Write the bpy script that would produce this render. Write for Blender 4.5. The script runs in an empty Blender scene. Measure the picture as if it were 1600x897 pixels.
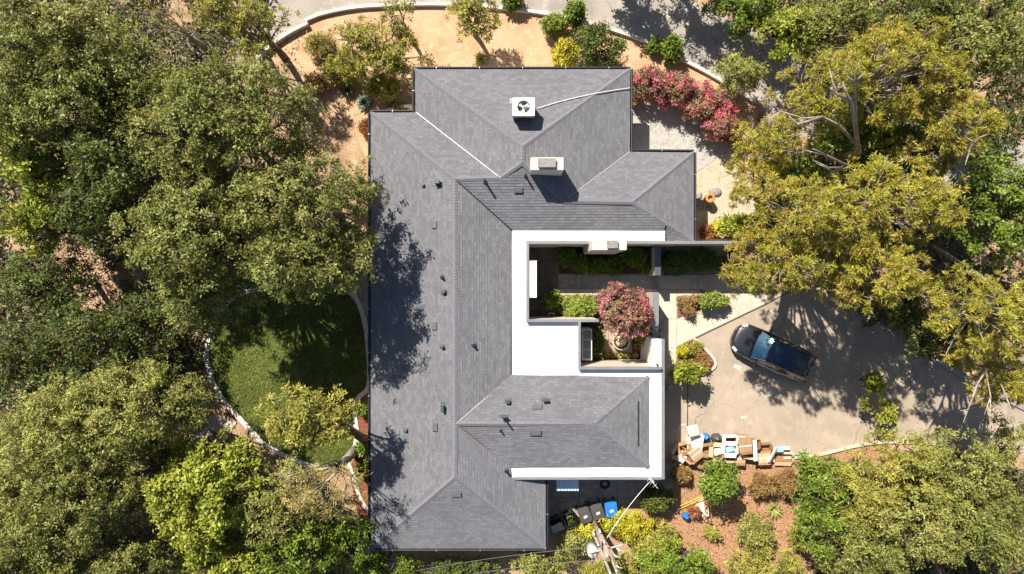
import bpy, math, random
import numpy as np
from mathutils import Vector, Matrix, noise
random.seed(7)
C = bpy.context.scene.collection
SC = bpy.context.scene
R = math.radians
S = 0.036          # metres per photo pixel on the ground
H = 38.0           # height of the drone above the ground

# ---------------------------------------------------------------- camera, sky, sun
cam = bpy.data.cameras.new('camera'); co = bpy.data.objects.new('camera', cam); C.objects.link(co)
co.location = (0, 0, H); co.rotation_euler = (0, 0, 0)
cam.sensor_width = 36; cam.lens = 36 * H / (1600 * S); cam.clip_end = 2000
SC.camera = co
SUNV = Vector((0.49, -0.75, -1.0))
el = math.atan2(1.0, math.hypot(0.49, 0.75)); az = math.atan2(-0.49, 0.75)
w = bpy.data.worlds.new('World'); SC.world = w; w.use_nodes = True
nt = w.node_tree; bg = nt.nodes['Background']
sky = nt.nodes.new('ShaderNodeTexSky'); sky.sky_type = 'NISHITA'; sky.sun_disc = False
sky.sun_elevation = el; sky.sun_rotation = az; sky.air_density = 1.0; sky.dust_density = 1.0
nt.links.new(sky.outputs[0], bg.inputs[0]); bg.inputs[1].default_value = 0.052
sl = bpy.data.lights.new('sun', 'SUN'); so = bpy.data.objects.new('sun', sl); C.objects.link(so)
sl.energy = 4.6; sl.angle = R(0.53); sl.color = (1.0, 0.92, 0.80)
so.rotation_euler = SUNV.to_track_quat('-Z', 'Y').to_euler(); so.location = (-20, 30, 40)
SC.view_settings.view_transform = 'Standard'; SC.view_settings.look = 'None'
SC.view_settings.exposure = 0.97; SC.view_settings.gamma = 1

# ---------------------------------------------------------------- helpers
def P(px, py, z=0.0):
    f = S * (H - z) / H
    return Vector(((px - 800) * f, (448.5 - py) * f, z))
def tag(o, label=None, cat=None, group=None, kind=None):
    if label: o['label'] = label
    if cat: o['category'] = cat
    if group: o['group'] = group
    if kind: o['kind'] = kind
    return o
def empty(name, loc=(0, 0, 0), rz=0, label=None, cat=None, group=None):
    o = bpy.data.objects.new(name, None); o.empty_display_size = .3; C.objects.link(o)
    o.location = loc; o.rotation_euler = (0, 0, rz)
    return tag(o, label, cat, group)
class MB:
    def __init__(s): s.v = []; s.f = []; s.m = []; s.uv = None
    def add(s, vs, fs, mi=0):
        b = len(s.v); s.v += [tuple(v) for v in vs]
        for f in fs: s.f.append(tuple(i + b for i in f)); s.m.append(mi)
        return s
    def box(s, c, d, rz=0, mi=0, M=None, taper=1.0):
        x, y, z = d[0] / 2, d[1] / 2, d[2] / 2
        vs = [Vector((sx * x * (taper if sz < 0 else 1), sy * y * (taper if sz < 0 else 1), sz * z)) for sz in (-1, 1) for sx, sy in ((-1, -1), (1, -1), (1, 1), (-1, 1))]
        T = Matrix.Translation(c) @ Matrix.Rotation(rz, 4, 'Z')
        if M is not None: T = Matrix.Translation(c) @ M
        return s.add([T @ v for v in vs], [(3, 2, 1, 0), (4, 5, 6, 7), (0, 1, 5, 4), (1, 2, 6, 5), (2, 3, 7, 6), (3, 0, 4, 7)], mi)
    def prism(s, pts, z0, z1, mi=0):
        n = len(pts); a = sum(pts[i][0] * pts[(i + 1) % n][1] - pts[(i + 1) % n][0] * pts[i][1] for i in range(n))
        if a < 0: pts = pts[::-1]
        vs = [(p[0], p[1], z0) for p in pts] + [(p[0], p[1], z1) for p in pts]
        fs = [tuple(range(n))[::-1], tuple(range(n, 2 * n))] + [(i, (i + 1) % n, n + (i + 1) % n, n + i) for i in range(n)]
        return s.add(vs, fs, mi)
    def tube(s, pts, rads, n=6, mi=0, caps=True):
        pts = [Vector(p) for p in pts]
        if not hasattr(rads, '__len__'): rads = [rads] * len(pts)
        vs = []
        for i, p in enumerate(pts):
            d = (pts[min(i + 1, len(pts) - 1)] - pts[max(i - 1, 0)]).normalized()
            a = d.cross(Vector((0, 0, 1)) if abs(d.z) < .9 else Vector((1, 0, 0))).normalized(); b = d.cross(a)
            for k in range(n):
                t = 2 * math.pi * k / n; vs.append(p + (a * math.cos(t) + b * math.sin(t)) * rads[i])
        fs = [(i * n + k, i * n + (k + 1) % n, (i + 1) * n + (k + 1) % n, (i + 1) * n + k) for i in range(len(pts) - 1) for k in range(n)]
        if caps: fs += [tuple(range(n))[::-1], tuple(range((len(pts) - 1) * n, len(pts) * n))]
        return s.add(vs, fs, mi)
    def lathe(s, c, prof, n=20, mi=0):
        vs = []
        for r, z in prof:
            for k in range(n):
                t = 2 * math.pi * k / n; vs.append((c[0] + r * math.cos(t), c[1] + r * math.sin(t), c[2] + z))
        fs = [(i * n + k, i * n + (k + 1) % n, (i + 1) * n + (k + 1) % n, (i + 1) * n + k) for i in range(len(prof) - 1) for k in range(n)]
        fs += [tuple(range(n))[::-1], tuple(range((len(prof) - 1) * n, len(prof) * n))]
        return s.add(vs, fs, mi)
    def build(s, name, mat, parent=None, smooth=False, bevel=0, loc=None, rz=0):
        me = bpy.data.meshes.new(name); me.from_pydata(s.v, [], s.f)
        for m in (mat if isinstance(mat, (list, tuple)) else [mat]): me.materials.append(m)
        if any(s.m): me.polygons.foreach_set('material_index', s.m)
        if smooth: me.polygons.foreach_set('use_smooth', [True] * len(me.polygons))
        me.update()
        o = bpy.data.objects.new(name, me); C.objects.link(o)
        if parent: o.parent = parent
        if loc is not None: o.location = loc
        o.rotation_euler.z = rz
        if bevel:
            b = o.modifiers.new('bevel', 'BEVEL'); b.width = bevel; b.segments = 2; b.limit_method = 'ANGLE'
        return o
def copy_tree(o, parent=None):
    c = o.copy(); C.objects.link(c); c.parent = parent
    for ch in list(o.children): copy_tree(ch, c)
    return c

# ---------------------------------------------------------------- materials
def node(nt, t, **k):
    n = nt.nodes.new(t)
    for a, b in k.items(): setattr(n, a, b)
    return n
def mat(name, col, rough=.7, metal=0, col2=None, scale=4, detail=8, bump=0, bscale=None, spec=.5, thr=(.35, .65), coat=0, trans=0):
    m = bpy.data.materials.new(name); m.use_nodes = True; nt = m.node_tree; b = nt.nodes['Principled BSDF']
    b.inputs['Base Color'].default_value = (*col, 1); b.inputs['Roughness'].default_value = rough; b.inputs['Metallic'].default_value = metal
    b.inputs['Specular IOR Level'].default_value = spec; b.inputs['Coat Weight'].default_value = coat
    if col2 or bump:
        tc = node(nt, 'ShaderNodeTexCoord')
    if col2:
        n = node(nt, 'ShaderNodeTexNoise'); n.inputs['Scale'].default_value = scale; n.inputs['Detail'].default_value = detail; n.inputs['Roughness'].default_value = .65
        r = node(nt, 'ShaderNodeValToRGB'); r.color_ramp.elements[0].position = thr[0]; r.color_ramp.elements[1].position = thr[1]
        r.color_ramp.elements[0].color = (*col, 1); r.color_ramp.elements[1].color = (*col2, 1)
        nt.links.new(tc.outputs['Object'], n.inputs['Vector']); nt.links.new(n.outputs['Fac'], r.inputs[0]); nt.links.new(r.outputs[0], b.inputs['Base Color'])
    if bump:
        n2 = node(nt, 'ShaderNodeTexNoise'); n2.inputs['Scale'].default_value = bscale or scale * 3; n2.inputs['Detail'].default_value = 6
        bp = node(nt, 'ShaderNodeBump'); bp.inputs['Strength'].default_value = min(1, bump); bp.inputs['Distance'].default_value = .03 * max(1, bump)
        nt.links.new(tc.outputs['Object'], n2.inputs['Vector']); nt.links.new(n2.outputs['Fac'], bp.inputs['Height']); nt.links.new(bp.outputs[0], b.inputs['Normal'])
    return m
def multi(name, layers, rough=.9, bump=.5, bscale=12, cracks=None, joints=None):
    """layers: [(colour, noise scale, low, high)] mixed one over another"""
    m = bpy.data.materials.new(name); m.use_nodes = True; nt = m.node_tree; b = nt.nodes['Principled BSDF']
    b.inputs['Roughness'].default_value = rough; b.inputs['Specular IOR Level'].default_value = .3
    tc = node(nt, 'ShaderNodeTexCoord'); cur = None; off = 0
    for col, sc, lo, hi in layers:
        if cur is None:
            rgb = node(nt, 'ShaderNodeRGB'); rgb.outputs[0].default_value = (*col, 1); cur = rgb.outputs[0]; continue
        mp = node(nt, 'ShaderNodeMapping'); off += 13.7; mp.inputs['Location'].default_value = (off, -off * .7, 0)
        n = node(nt, 'ShaderNodeTexNoise'); n.inputs['Scale'].default_value = sc; n.inputs['Detail'].default_value = 7; n.inputs['Roughness'].default_value = .6
        mr = node(nt, 'ShaderNodeMapRange'); mr.inputs[1].default_value = lo; mr.inputs[2].default_value = hi
        mx = node(nt, 'ShaderNodeMix', data_type='RGBA'); mx.inputs[7].default_value = (*col, 1)
        L = nt.links.new; L(tc.outputs['Object'], mp.inputs[0]); L(mp.outputs[0], n.inputs['Vector']); L(n.outputs['Fac'], mr.inputs[0]); L(mr.outputs[0], mx.inputs[0]); L(cur, mx.inputs[6]); cur = mx.outputs[2]
    if cracks:
        n = node(nt, 'ShaderNodeTexNoise'); n.inputs['Scale'].default_value = .9; n.inputs['Detail'].default_value = 5
        va = node(nt, 'ShaderNodeVectorMath', operation='MULTIPLY_ADD'); va.inputs[1].default_value = (1.1, 1.1, 0)
        vo = node(nt, 'ShaderNodeTexVoronoi', feature='DISTANCE_TO_EDGE'); vo.inputs['Scale'].default_value = cracks
        mr = node(nt, 'ShaderNodeMapRange'); mr.inputs[1].default_value = .0; mr.inputs[2].default_value = .006; mr.inputs[3].default_value = .55; mr.inputs[4].default_value = 0
        mx = node(nt, 'ShaderNodeMix', data_type='RGBA'); mx.inputs[7].default_value = (.12, .10, .09, 1)
        L = nt.links.new; L(tc.outputs['Object'], n.inputs['Vector']); L(n.outputs['Color'], va.inputs[0]); L(tc.outputs['Object'], va.inputs[2]); L(va.outputs[0], vo.inputs['Vector'])
        L(vo.outputs[0], mr.inputs[0]); L(mr.outputs[0], mx.inputs[0]); L(cur, mx.inputs[6]); cur = mx.outputs[2]
    nt.links.new(cur, b.inputs['Base Color'])
    if bump:
        n2 = node(nt, 'ShaderNodeTexNoise'); n2.inputs['Scale'].default_value = bscale; n2.inputs['Detail'].default_value = 8
        bp = node(nt, 'ShaderNodeBump'); bp.inputs['Strength'].default_value = bump; bp.inputs['Distance'].default_value = .05
        nt.links.new(tc.outputs['Object'], n2.inputs['Vector']); nt.links.new(n2.outputs['Fac'], bp.inputs['Height']); nt.links.new(bp.outputs[0], b.inputs['Normal'])
    return m
def shingle_mat():
    m = bpy.data.materials.new('asphalt_shingle'); m.use_nodes = True; nt = m.node_tree; b = nt.nodes['Principled BSDF']; L = nt.links.new
    b.inputs['Roughness'].default_value = .92; b.inputs['Specular IOR Level'].default_value = .25
    uv = node(nt, 'ShaderNodeUVMap'); tc = node(nt, 'ShaderNodeTexCoord')
    br = node(nt, 'ShaderNodeTexBrick'); br.offset = .37; br.offset_frequency = 2; br.squash = 1
    br.inputs['Scale'].default_value = 1; br.inputs['Brick Width'].default_value = .30; br.inputs['Row Height'].default_value = .145; br.inputs['Mortar Size'].default_value = .008; br.inputs['Mortar Smooth'].default_value = .6
    br.inputs['Color1'].default_value = (.132, .134, .150, 1); br.inputs['Color2'].default_value = (.176, .178, .194, 1); br.inputs['Mortar'].default_value = (.100, .102, .116, 1)  # dark mortar: tab joints, plus painted shadow lines under the courses
    br.inputs['Bias'].default_value = -.1
    L(uv.outputs[0], br.inputs['Vector'])
    n = node(nt, 'ShaderNodeTexNoise'); n.inputs['Scale'].default_value = 26; n.inputs['Detail'].default_value = 4
    L(tc.outputs['Object'], n.inputs['Vector'])
    n2 = node(nt, 'ShaderNodeTexNoise'); n2.inputs['Scale'].default_value = .5; n2.inputs['Detail'].default_value = 5
    L(tc.outputs['Object'], n2.inputs['Vector'])
    mr = node(nt, 'ShaderNodeMapRange'); mr.inputs[1].default_value = .3; mr.inputs[2].default_value = .7; mr.inputs[3].default_value = .70; mr.inputs[4].default_value = 1.36; L(n.outputs['Fac'], mr.inputs[0])
    mr2 = node(nt, 'ShaderNodeMapRange'); mr2.inputs[1].default_value = .3; mr2.inputs[2].default_value = .7; mr2.inputs[3].default_value = .93; mr2.inputs[4].default_value = 1.08; L(n2.outputs['Fac'], mr2.inputs[0])
    mu = node(nt, 'ShaderNodeMath', operation='MULTIPLY'); L(mr.outputs[0], mu.inputs[0]); L(mr2.outputs[0], mu.inputs[1])
    vm = node(nt, 'ShaderNodeVectorMath', operation='SCALE'); L(br.outputs['Color'], vm.inputs[0]); L(mu.outputs[0], vm.inputs['Scale'])
    L(vm.outputs[0], b.inputs['Base Color'])
    return m
M = {}
M['shingle'] = shingle_mat()
M['cap'] = mat('ridge_shingle', (.125, .128, .148), .9, col2=(.175, .178, .20), scale=9)
M['white_roof'] = mat('white_membrane', (.78, .77, .75), .6, col2=(.86, .85, .84), scale=.7, thr=(.3, .6))
M['coping'] = mat('grey_metal_edge', (.22, .225, .24), .45, .3, col2=(.28, .285, .30), scale=2)
M['stucco'] = mat('cream_stucco', (.55, .50, .40), .9, bump=.2, bscale=60)
M['white_paint'] = mat('white_paint', (.78, .77, .74), .6, col2=(.70, .68, .64), scale=3)
M['gutter'] = mat('dark_gutter', (.035, .037, .042), .5, .4)
M['drip'] = mat('pale_drip_edge', (.55, .55, .57), .4, .6)
M['vent'] = mat('vent_metal', (.11, .115, .12), .5, .4)
M['vent_blue'] = mat('blue_grey_vent', (.13, .15, .17), .4, .6)
M['black'] = mat('black_plastic', (.012, .012, .013), .45)
M['flash'] = mat('valley_flashing', (.42, .41, .41), .6, .2)
M['rust'] = mat('rusty_valley', (.17, .055, .03), .8, col2=(.10, .07, .06), scale=6)
M['ac'] = mat('ac_painted_metal', (.70, .70, .68), .45)
M['steel'] = mat('galvanised_steel', (.42, .43, .44), .35, .8)
M['chim'] = mat('chimney_stucco', (.66, .60, .52), .9, col2=(.50, .46, .41), scale=5)
M['dirt'] = multi('dry_earth', [((.40, .27, .165), 1, 0, 1), ((.30, .19, .11), .35, .45, .62), ((.50, .36, .24), 1.6, .5, .66), ((.20, .125, .07), 7, .56, .68), ((.55, .43, .31), 22, .6, .7)], bump=.8)
M['sand'] = multi('sandy_slope', [((0.533, 0.344, 0.207), 1, 0, 1), ((0.456, 0.279, 0.158), .6, .45, .6), ((0.582, 0.400, 0.255), 2.2, .5, .65), ((0.320, 0.195, 0.106), 9, .60, .72)], bump=.6)
M['mulch'] = multi('red_mulch', [((0.399, 0.220, 0.117), 1, 0, 1), ((0.420, 0.240, 0.135), 1.2, .45, .6), ((0.179, 0.085, 0.045), 9, .5, .62), ((0.525, 0.360, 0.234), 18, .58, .68)], bump=1, bscale=16)
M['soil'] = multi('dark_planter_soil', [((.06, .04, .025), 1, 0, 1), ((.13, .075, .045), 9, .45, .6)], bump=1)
M['redsoil'] = multi('red_bark_bed', [((.22, .085, .045), 1, 0, 1), ((.11, .045, .03), 8, .45, .6), ((.34, .17, .10), 16, .55, .65)], bump=1)
M['asphalt'] = multi('worn_asphalt', [((0.382, 0.312, 0.238), 1, 0, 1), ((0.310, 0.255, 0.202), .35, .42, .62), ((0.433, 0.356, 0.278), 1.1, .5, .68), ((0.268, 0.228, 0.189), 2.6, .58, .72), ((0.475, 0.409, 0.333), 45, .55, .7)], bump=.25, bscale=60, cracks=.28)
M['road'] = multi('grey_road', [((0.352, 0.314, 0.275), 1, 0, 1), ((0.275, 0.248, 0.220), .4, .45, .62), ((0.429, 0.385, 0.341), 2, .52, .68), ((0.220, 0.198, 0.182), 30, .6, .7)], bump=.25, bscale=50, cracks=.2)
M['concrete'] = multi('pale_concrete', [((0.575, 0.483, 0.391), 1, 0, 1), ((0.506, 0.420, 0.333), .8, .45, .62), ((0.644, 0.564, 0.471), 3, .5, .68), ((0.425, 0.356, 0.287), 14, .62, .72)], bump=.2, bscale=50)
M['greycon'] = multi('grey_concrete', [((0.312, 0.293, 0.273), 1, 0, 1), ((0.234, 0.215, 0.202), .9, .45, .6), ((0.390, 0.364, 0.338), 4, .5, .66), ((0.169, 0.156, 0.143), 8, .6, .7)], bump=.2, bscale=40)
M['kerbwhite'] = multi('whitewashed_kerb', [((.62, .58, .52), 1, 0, 1), ((.42, .38, .33), 3, .52, .66), ((.72, .69, .65), 8, .5, .64)], bump=.3, bscale=30)
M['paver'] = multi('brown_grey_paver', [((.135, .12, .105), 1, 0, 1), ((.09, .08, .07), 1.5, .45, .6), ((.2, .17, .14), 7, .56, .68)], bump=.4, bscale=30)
M['tan'] = multi('tan_patio', [((.36, .28, .20), 1, 0, 1), ((.27, .21, .15), 2, .45, .6), ((.44, .36, .27), 8, .55, .66)], bump=.3)
M['gravel'] = multi('pale_gravel', [((.46, .44, .41), 1, 0, 1), ((.33, .32, .30), 3, .48, .62), ((.58, .56, .52), 16, .5, .6), ((.2, .19, .18), 34, .58, .64)], bump=1, bscale=34)
M['flag'] = multi('beige_stone_ground', [((.52, .42, .31), 1, 0, 1), ((.42, .32, .22), 2.5, .48, .62), ((.62, .53, .42), 10, .5, .62), ((.3, .2, .13), 24, .6, .66)], bump=.9, bscale=22)
M['lawnsoil'] = multi('lawn_turf', [((.07, .095, .016), 1, 0, 1), ((.12, .16, .03), .8, .45, .6), ((.05, .08, .015), 3, .5, .65), ((.22, .17, .07), 1.1, .62, .75)], bump=1, bscale=30)
M['bark'] = multi('brown_bark', [((.10, .075, .055), 1, 0, 1), ((.17, .13, .10), 5, .45, .6)], bump=.8)
M['palebark'] = multi('pale_grey_bark', [((.36, .30, .25), 1, 0, 1), ((.22, .18, .15), 6, .5, .62), ((.5, .45, .40), 3, .55, .65)], bump=.5)
M['card'] = mat('cardboard', (.40, .245, .13), .85, col2=(.48, .31, .18), scale=2.5)
M['card2'] = mat('darker_cardboard', (.30, .18, .095), .9, col2=(.38, .24, .14), scale=3)
M['card3'] = mat('sunbleached_cardboard', (.50, .34, .21), .9, col2=(.58, .42, .28), scale=3)
M['card_d'] = mat('brown_cardboard_inside', (.30, .165, .08), .9)
M['card_w'] = mat('white_cardboard', (.78, .74, .68), .8)
M['blue_l'] = mat('pale_blue_plastic', (.30, .50, .66), .5)
M['blue'] = mat('blue_bin_plastic', (.015, .17, .55), .5)
M['teal'] = mat('dark_teal_bin_plastic', (.012, .07, .075), .5)
M['grey_p'] = mat('charcoal_bin_plastic', (.065, .063, .062), .5)
M['paper'] = mat('white_paper', (.8, .8, .78), .8)
M['corr'] = mat('blue_translucent_awning', (.50, .62, .74), .4)
M['greywood'] = multi('greyed_crossarm_wood', [((.50, .45, .40), 1, 0, 1), ((.36, .31, .27), 7, .45, .6)], bump=.3)
M['wood'] = multi('weathered_pole_wood', [((0.405, 0.297, 0.230), 1, 0, 1), ((0.270, 0.189, 0.135), 8, .45, .6), ((0.567, 0.472, 0.392), 3, .55, .65)], bump=.4)
M['porc'] = mat('grey_enamel', (.62, .63, .63), .35)
M['terra'] = mat('terracotta', (.42, .16, .06), .8, col2=(.5, .22, .09), scale=6)
M['ochre'] = mat('ochre_stone', (.48, .27, .09), .85, col2=(.36, .19, .07), scale=7)
M['stone'] = mat('grey_stone', (.30, .28, .25), .85, col2=(.18, .17, .16), scale=8, bump=.5)
M['ystick'] = mat('yellow_plastic', (.7, .5, .03), .5)
M['glassblue'] = mat('skylight_glass', (.20, .21, .21), .15, 0, spec=.8)
M['paint_line'] = mat('worn_road_paint', (.66, .63, .58), .7, col2=(.42, .37, .32), scale=9)
M['wscreen'] = mat('windscreen_painted_sky', (.10, .26, .36), .07, .75, spec=.9, coat=1)  # blue base colour paints in the sky's reflection
M['carpaint'] = mat('black_metallic_paint', (.022, .023, .030), .28, .3, 0, spec=.7, coat=1)
M['carglass'] = mat('tinted_car_glass', (.010, .030, .060), .03, .5, spec=1.0, coat=.6)
M['chrome'] = mat('chrome_trim', (.7, .7, .7), .12, 1)
M['tyre'] = mat('tyre_rubber', (.018, .018, .018), .85)
M['alloy'] = mat('grey_alloy', (.35, .35, .36), .3, .9)
M['lamp'] = mat('headlamp_lens', (.55, .58, .6), .08, 0, spec=1)
M['redlamp'] = mat('tail_lamp_lens', (.25, .01, .01), .15, 0, spec=1)
def leaf_mat(name, rough=.5, tr=.22):
    m = bpy.data.materials.new(name); m.use_nodes = True; nt = m.node_tree; b = nt.nodes['Principled BSDF']; L = nt.links.new
    a = node(nt, 'ShaderNodeAttribute', attribute_name='tint'); L(a.outputs['Color'], b.inputs['Base Color'])
    b.inputs['Roughness'].default_value = rough; b.inputs['Specular IOR Level'].default_value = .4
    t = node(nt, 'ShaderNodeBsdfTranslucent'); L(a.outputs['Color'], t.inputs[0]); mx = node(nt, 'ShaderNodeMixShader'); mx.inputs[0].default_value = tr
    L(b.outputs[0], mx.inputs[1]); L(t.outputs[0], mx.inputs[2]); L(mx.outputs[0], nt.nodes['Material Output'].inputs[0])
    return m
M['leaf'] = leaf_mat('leaf'); M['petal'] = leaf_mat('petal', .8, .35)

# ---------------------------------------------------------------- foliage
def mesh_fast(name, V, F, col, material, parent=None):
    me = bpy.data.meshes.new(name); n = len(V); q = len(F); k = F.shape[1]
    me.vertices.add(n); me.vertices.foreach_set('co', np.ascontiguousarray(V, dtype=np.float32).ravel())
    me.loops.add(q * k); me.loops.foreach_set('vertex_index', np.ascontiguousarray(F, dtype=np.int32).ravel())
    me.polygons.add(q); me.polygons.foreach_set('loop_start', np.arange(0, q * k, k, dtype=np.int32))
    me.update(calc_edges=True)
    if col is not None:
        at = me.color_attributes.new('tint', 'FLOAT_COLOR', 'POINT')
        at.data.foreach_set('color', np.ascontiguousarray(np.c_[col, np.ones(n)], dtype=np.float32).ravel())
    me.materials.append(material)
    o = bpy.data.objects.new(name, me); C.objects.link(o)
    if parent: o.parent = parent
    return o
def unit(a): return a / np.maximum(1e-6, np.linalg.norm(a, axis=1, keepdims=True))
def leaf_geo(Pb, D, L, Wd, col, rng, face=None):
    n = len(Pb); rd = rng.normal(size=(n, 3)) if face is None else face + rng.normal(size=(n, 3)) * .55; side = unit(np.cross(D, rd))
    nor = np.cross(D, side); L = L[:, None]; Wd = Wd[:, None]
    V = np.stack([Pb, Pb + D * L * .5 + side * Wd * .5 - nor * Wd * .12, Pb + D * L, Pb + D * L * .5 - side * Wd * .5 - nor * Wd * .12], 1).reshape(-1, 3)
    F = np.arange(4 * n).reshape(n, 4)
    return V, F, np.repeat(col, 4, 0)
KIND = {  # palette, leaf length, leaf width ratio, tufts per m2, leaves per tuft, spread, outward
 'oak':    dict(pal=[(.126, .136, .064), (.096, .112, .050), (.160, .163, .086), (.100, .128, .044)], L=.17, w=.42, t=9, n=15, sp=.17, out=.9),
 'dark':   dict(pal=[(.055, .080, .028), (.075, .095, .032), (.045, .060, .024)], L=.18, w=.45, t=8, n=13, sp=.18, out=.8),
 'sage':   dict(pal=[(.170, .180, .095), (.200, .200, .110), (.135, .150, .070), (.165, .180, .075)], L=.15, w=.40, t=9, n=15, sp=.16, out=1.0),
 'lime':   dict(pal=[(.160, .190, .045), (.125, .165, .035), (.190, .205, .055)], L=.20, w=.50, t=8, n=14, sp=.18, out=.8),
 'green':  dict(pal=[(.090, .140, .030), (.120, .165, .035), (.070, .110, .025)], L=.19, w=.50, t=8, n=14, sp=.18, out=.8),
 'gold':   dict(pal=[(.185, .190, .042), (.130, .155, .036), (.220, .210, .045), (.105, .135, .036), (.210, .155, .085)], L=.22, w=.18, t=10, n=17, sp=.08, out=1.3, tip=(.48, .38, .05)),
 'olive':  dict(pal=[(.190, .190, .065), (.160, .170, .055), (.220, .210, .090)], L=.19, w=.30, t=9, n=15, sp=.14, out=1.0),
 'twig':   dict(pal=[(.230, .190, .120), (.180, .165, .080), (.150, .150, .060), (.260, .215, .150)], L=.20, w=.18, t=7, n=12, sp=.16, out=1.0),
 'yellow': dict(pal=[(.480, .440, .030), (.380, .390, .030), (.520, .420, .040)], L=.16, w=.40, t=12, n=13, sp=.12, out=.7),
 'hedge':  dict(pal=[(.240, .300, .045), (.190, .260, .040), (.300, .340, .060)], L=.13, w=.55, t=22, n=10, sp=.08, out=.8),
 'box':    dict(pal=[(.045, .085, .025), (.065, .110, .030)], L=.07, w=.5, t=60, n=10, sp=.05, out=.6),
 'rust':   dict(pal=[(.330, .190, .060), (.270, .210, .070), (.240, .130, .055), (.360, .250, .090)], L=.16, w=.25, t=14, n=12, sp=.10, out=1.1),
 'red':    dict(pal=[(.330, .120, .050), (.240, .090, .050), (.38, .2, .06)], L=.12, w=.4, t=16, n=10, sp=.10, out=.9),
 'pink':   dict(pal=[(.720, .100, .210), (.560, .140, .200), (.140, .160, .050), (.170, .190, .060), (.280, .190, .100), (.340, .200, .120)], L=.15, w=.40, t=18, n=12, sp=.11, out=.9),
 'mauve':  dict(pal=[(.520, .150, .170), (.600, .220, .240), (.170, .180, .060), (.260, .190, .110)], L=.14, w=.42, t=20, n=12, sp=.10, out=.9),
 'bluegr': dict(pal=[(.120, .180, .130), (.10, .15, .10)], L=.18, w=.3, t=16, n=12, sp=.08, out=1.2),
 'fern':   dict(pal=[(.060, .110, .025), (.090, .150, .030), (.11, .16, .04)], L=.22, w=.3, t=14, n=12, sp=.10, out=.9),
}
TRI = 0; DENS = 2.1; LSC = .97; BR = np.array([1.68, 1.60, .82]); NL = 1.9
def crown_mesh(name, lobes, kind, rng, parent=None, scale=1.0, dens=1.0, zmin=-.35, mat_='leaf'):
    global TRI
    k = KIND[kind]; pal = np.array(k['pal']) * (1.0 if kind in ('pink', 'mauve', 'rust', 'red', 'yellow', 'hedge') else BR); VV = []; FF = []; CC = []; base = 0
    for (cx, cy, cz, r, sq) in lobes:
        nt_ = max(6, int(k['t'] * dens * DENS * 4 * r * r * (1 if r > .5 else 1.3)))
        d = unit(rng.normal(size=(nt_ * 3, 3))); d = d[d[:, 2] > zmin][:nt_]
        if r > .45:
            nz = np.array([noise.noise(Vector(((cx + v[0] * r) * 1.25, (cy + v[1] * r) * 1.25, cz + v[2] * r + 7))) for v in d]); d = d[nz > -.06]
        nt_ = len(d)
        if nt_ < 2: continue
        rad = r * (1 - .42 * rng.random(nt_) ** 2.2) * (1 + .17 * rng.normal(size=nt_))
        ctr = np.array([cx, cy, cz]) + d * rad[:, None] * np.array([1, 1, sq])
        n = int(k['n'] * NL); N = nt_ * n
        tc = np.repeat(ctr, n, 0); td = np.repeat(d, n, 0)
        rn = rng.normal(size=(N, 3)); D = unit(rn - td * (rn * td).sum(1, keepdims=True) * .6 + td * k['out'] * .45); face = td * .7 + np.array([-.12, .18, .55])
        Pb = tc + rng.normal(size=(N, 3)) * k['sp'] * .6 * scale
        L = k['L'] * scale * LSC * rng.uniform(.6, 1.3, N); Wd = L * k['w'] * rng.uniform(.7, 1.2, N)
        lob = pal[rng.integers(len(pal))]; tu = pal[rng.integers(len(pal), size=nt_)]
        col = np.repeat((lob * .45 + tu * .55) * rng.uniform(.68, 1.38, (nt_, 1)), n, 0) * rng.uniform(.75, 1.25, (N, 1)) * rng.uniform(.92, 1.08, (N, 3))
        V, F, c = leaf_geo(Pb, D, L, Wd, col, rng, face)
        if 'tip' in k: c = c.reshape(-1, 4, 3); c[:, 2] = c[:, 2] * .25 + np.array(k['tip']) * .75; c = c.reshape(-1, 3)
        VV.append(V); FF.append(F + base); CC.append(c); base += len(V)
    TRI += base // 2
    return mesh_fast(name, np.concatenate(VV), np.concatenate(FF), np.concatenate(CC), M[mat_], parent)
def bez(a, b, c, n=5): return [a * (1 - t) ** 2 + b * 2 * t * (1 - t) + c * t * t for t in [i / n for i in range(n + 1)]]
def gen_lobes(rx, ry, ztop, depth, rl, rng, gap=.75, jit=.5, maxn=60):
    out = []
    for _ in range(900):
        a, b = rng.uniform(-1, 1, 2); th = math.atan2(b, a); q = (a * a + b * b) / (.92 + .34 * noise.noise(Vector((math.cos(th) * 1.6, math.sin(th) * 1.6, rx * 3.1)))) ** 2
        if q > 1: continue
        r = rl * rng.uniform(.65, 1.3); x = a * max(.1, rx - r * .7); y = b * max(.1, ry - r * .7)
        z = ztop - r * .8 - depth * (q ** 1.5) * .8 + rng.normal() * jit * rl * .75
        if all((x - o[0]) ** 2 + (y - o[1]) ** 2 > (gap * .5 * (r + o[3])) ** 2 or abs(z - o[2]) > 2.2 * rl for o in out):
            out.append((x, y, z, r, rng.uniform(.65, .9)))
        if len(out) >= maxn: break
    return out
NTREE = 0
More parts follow.
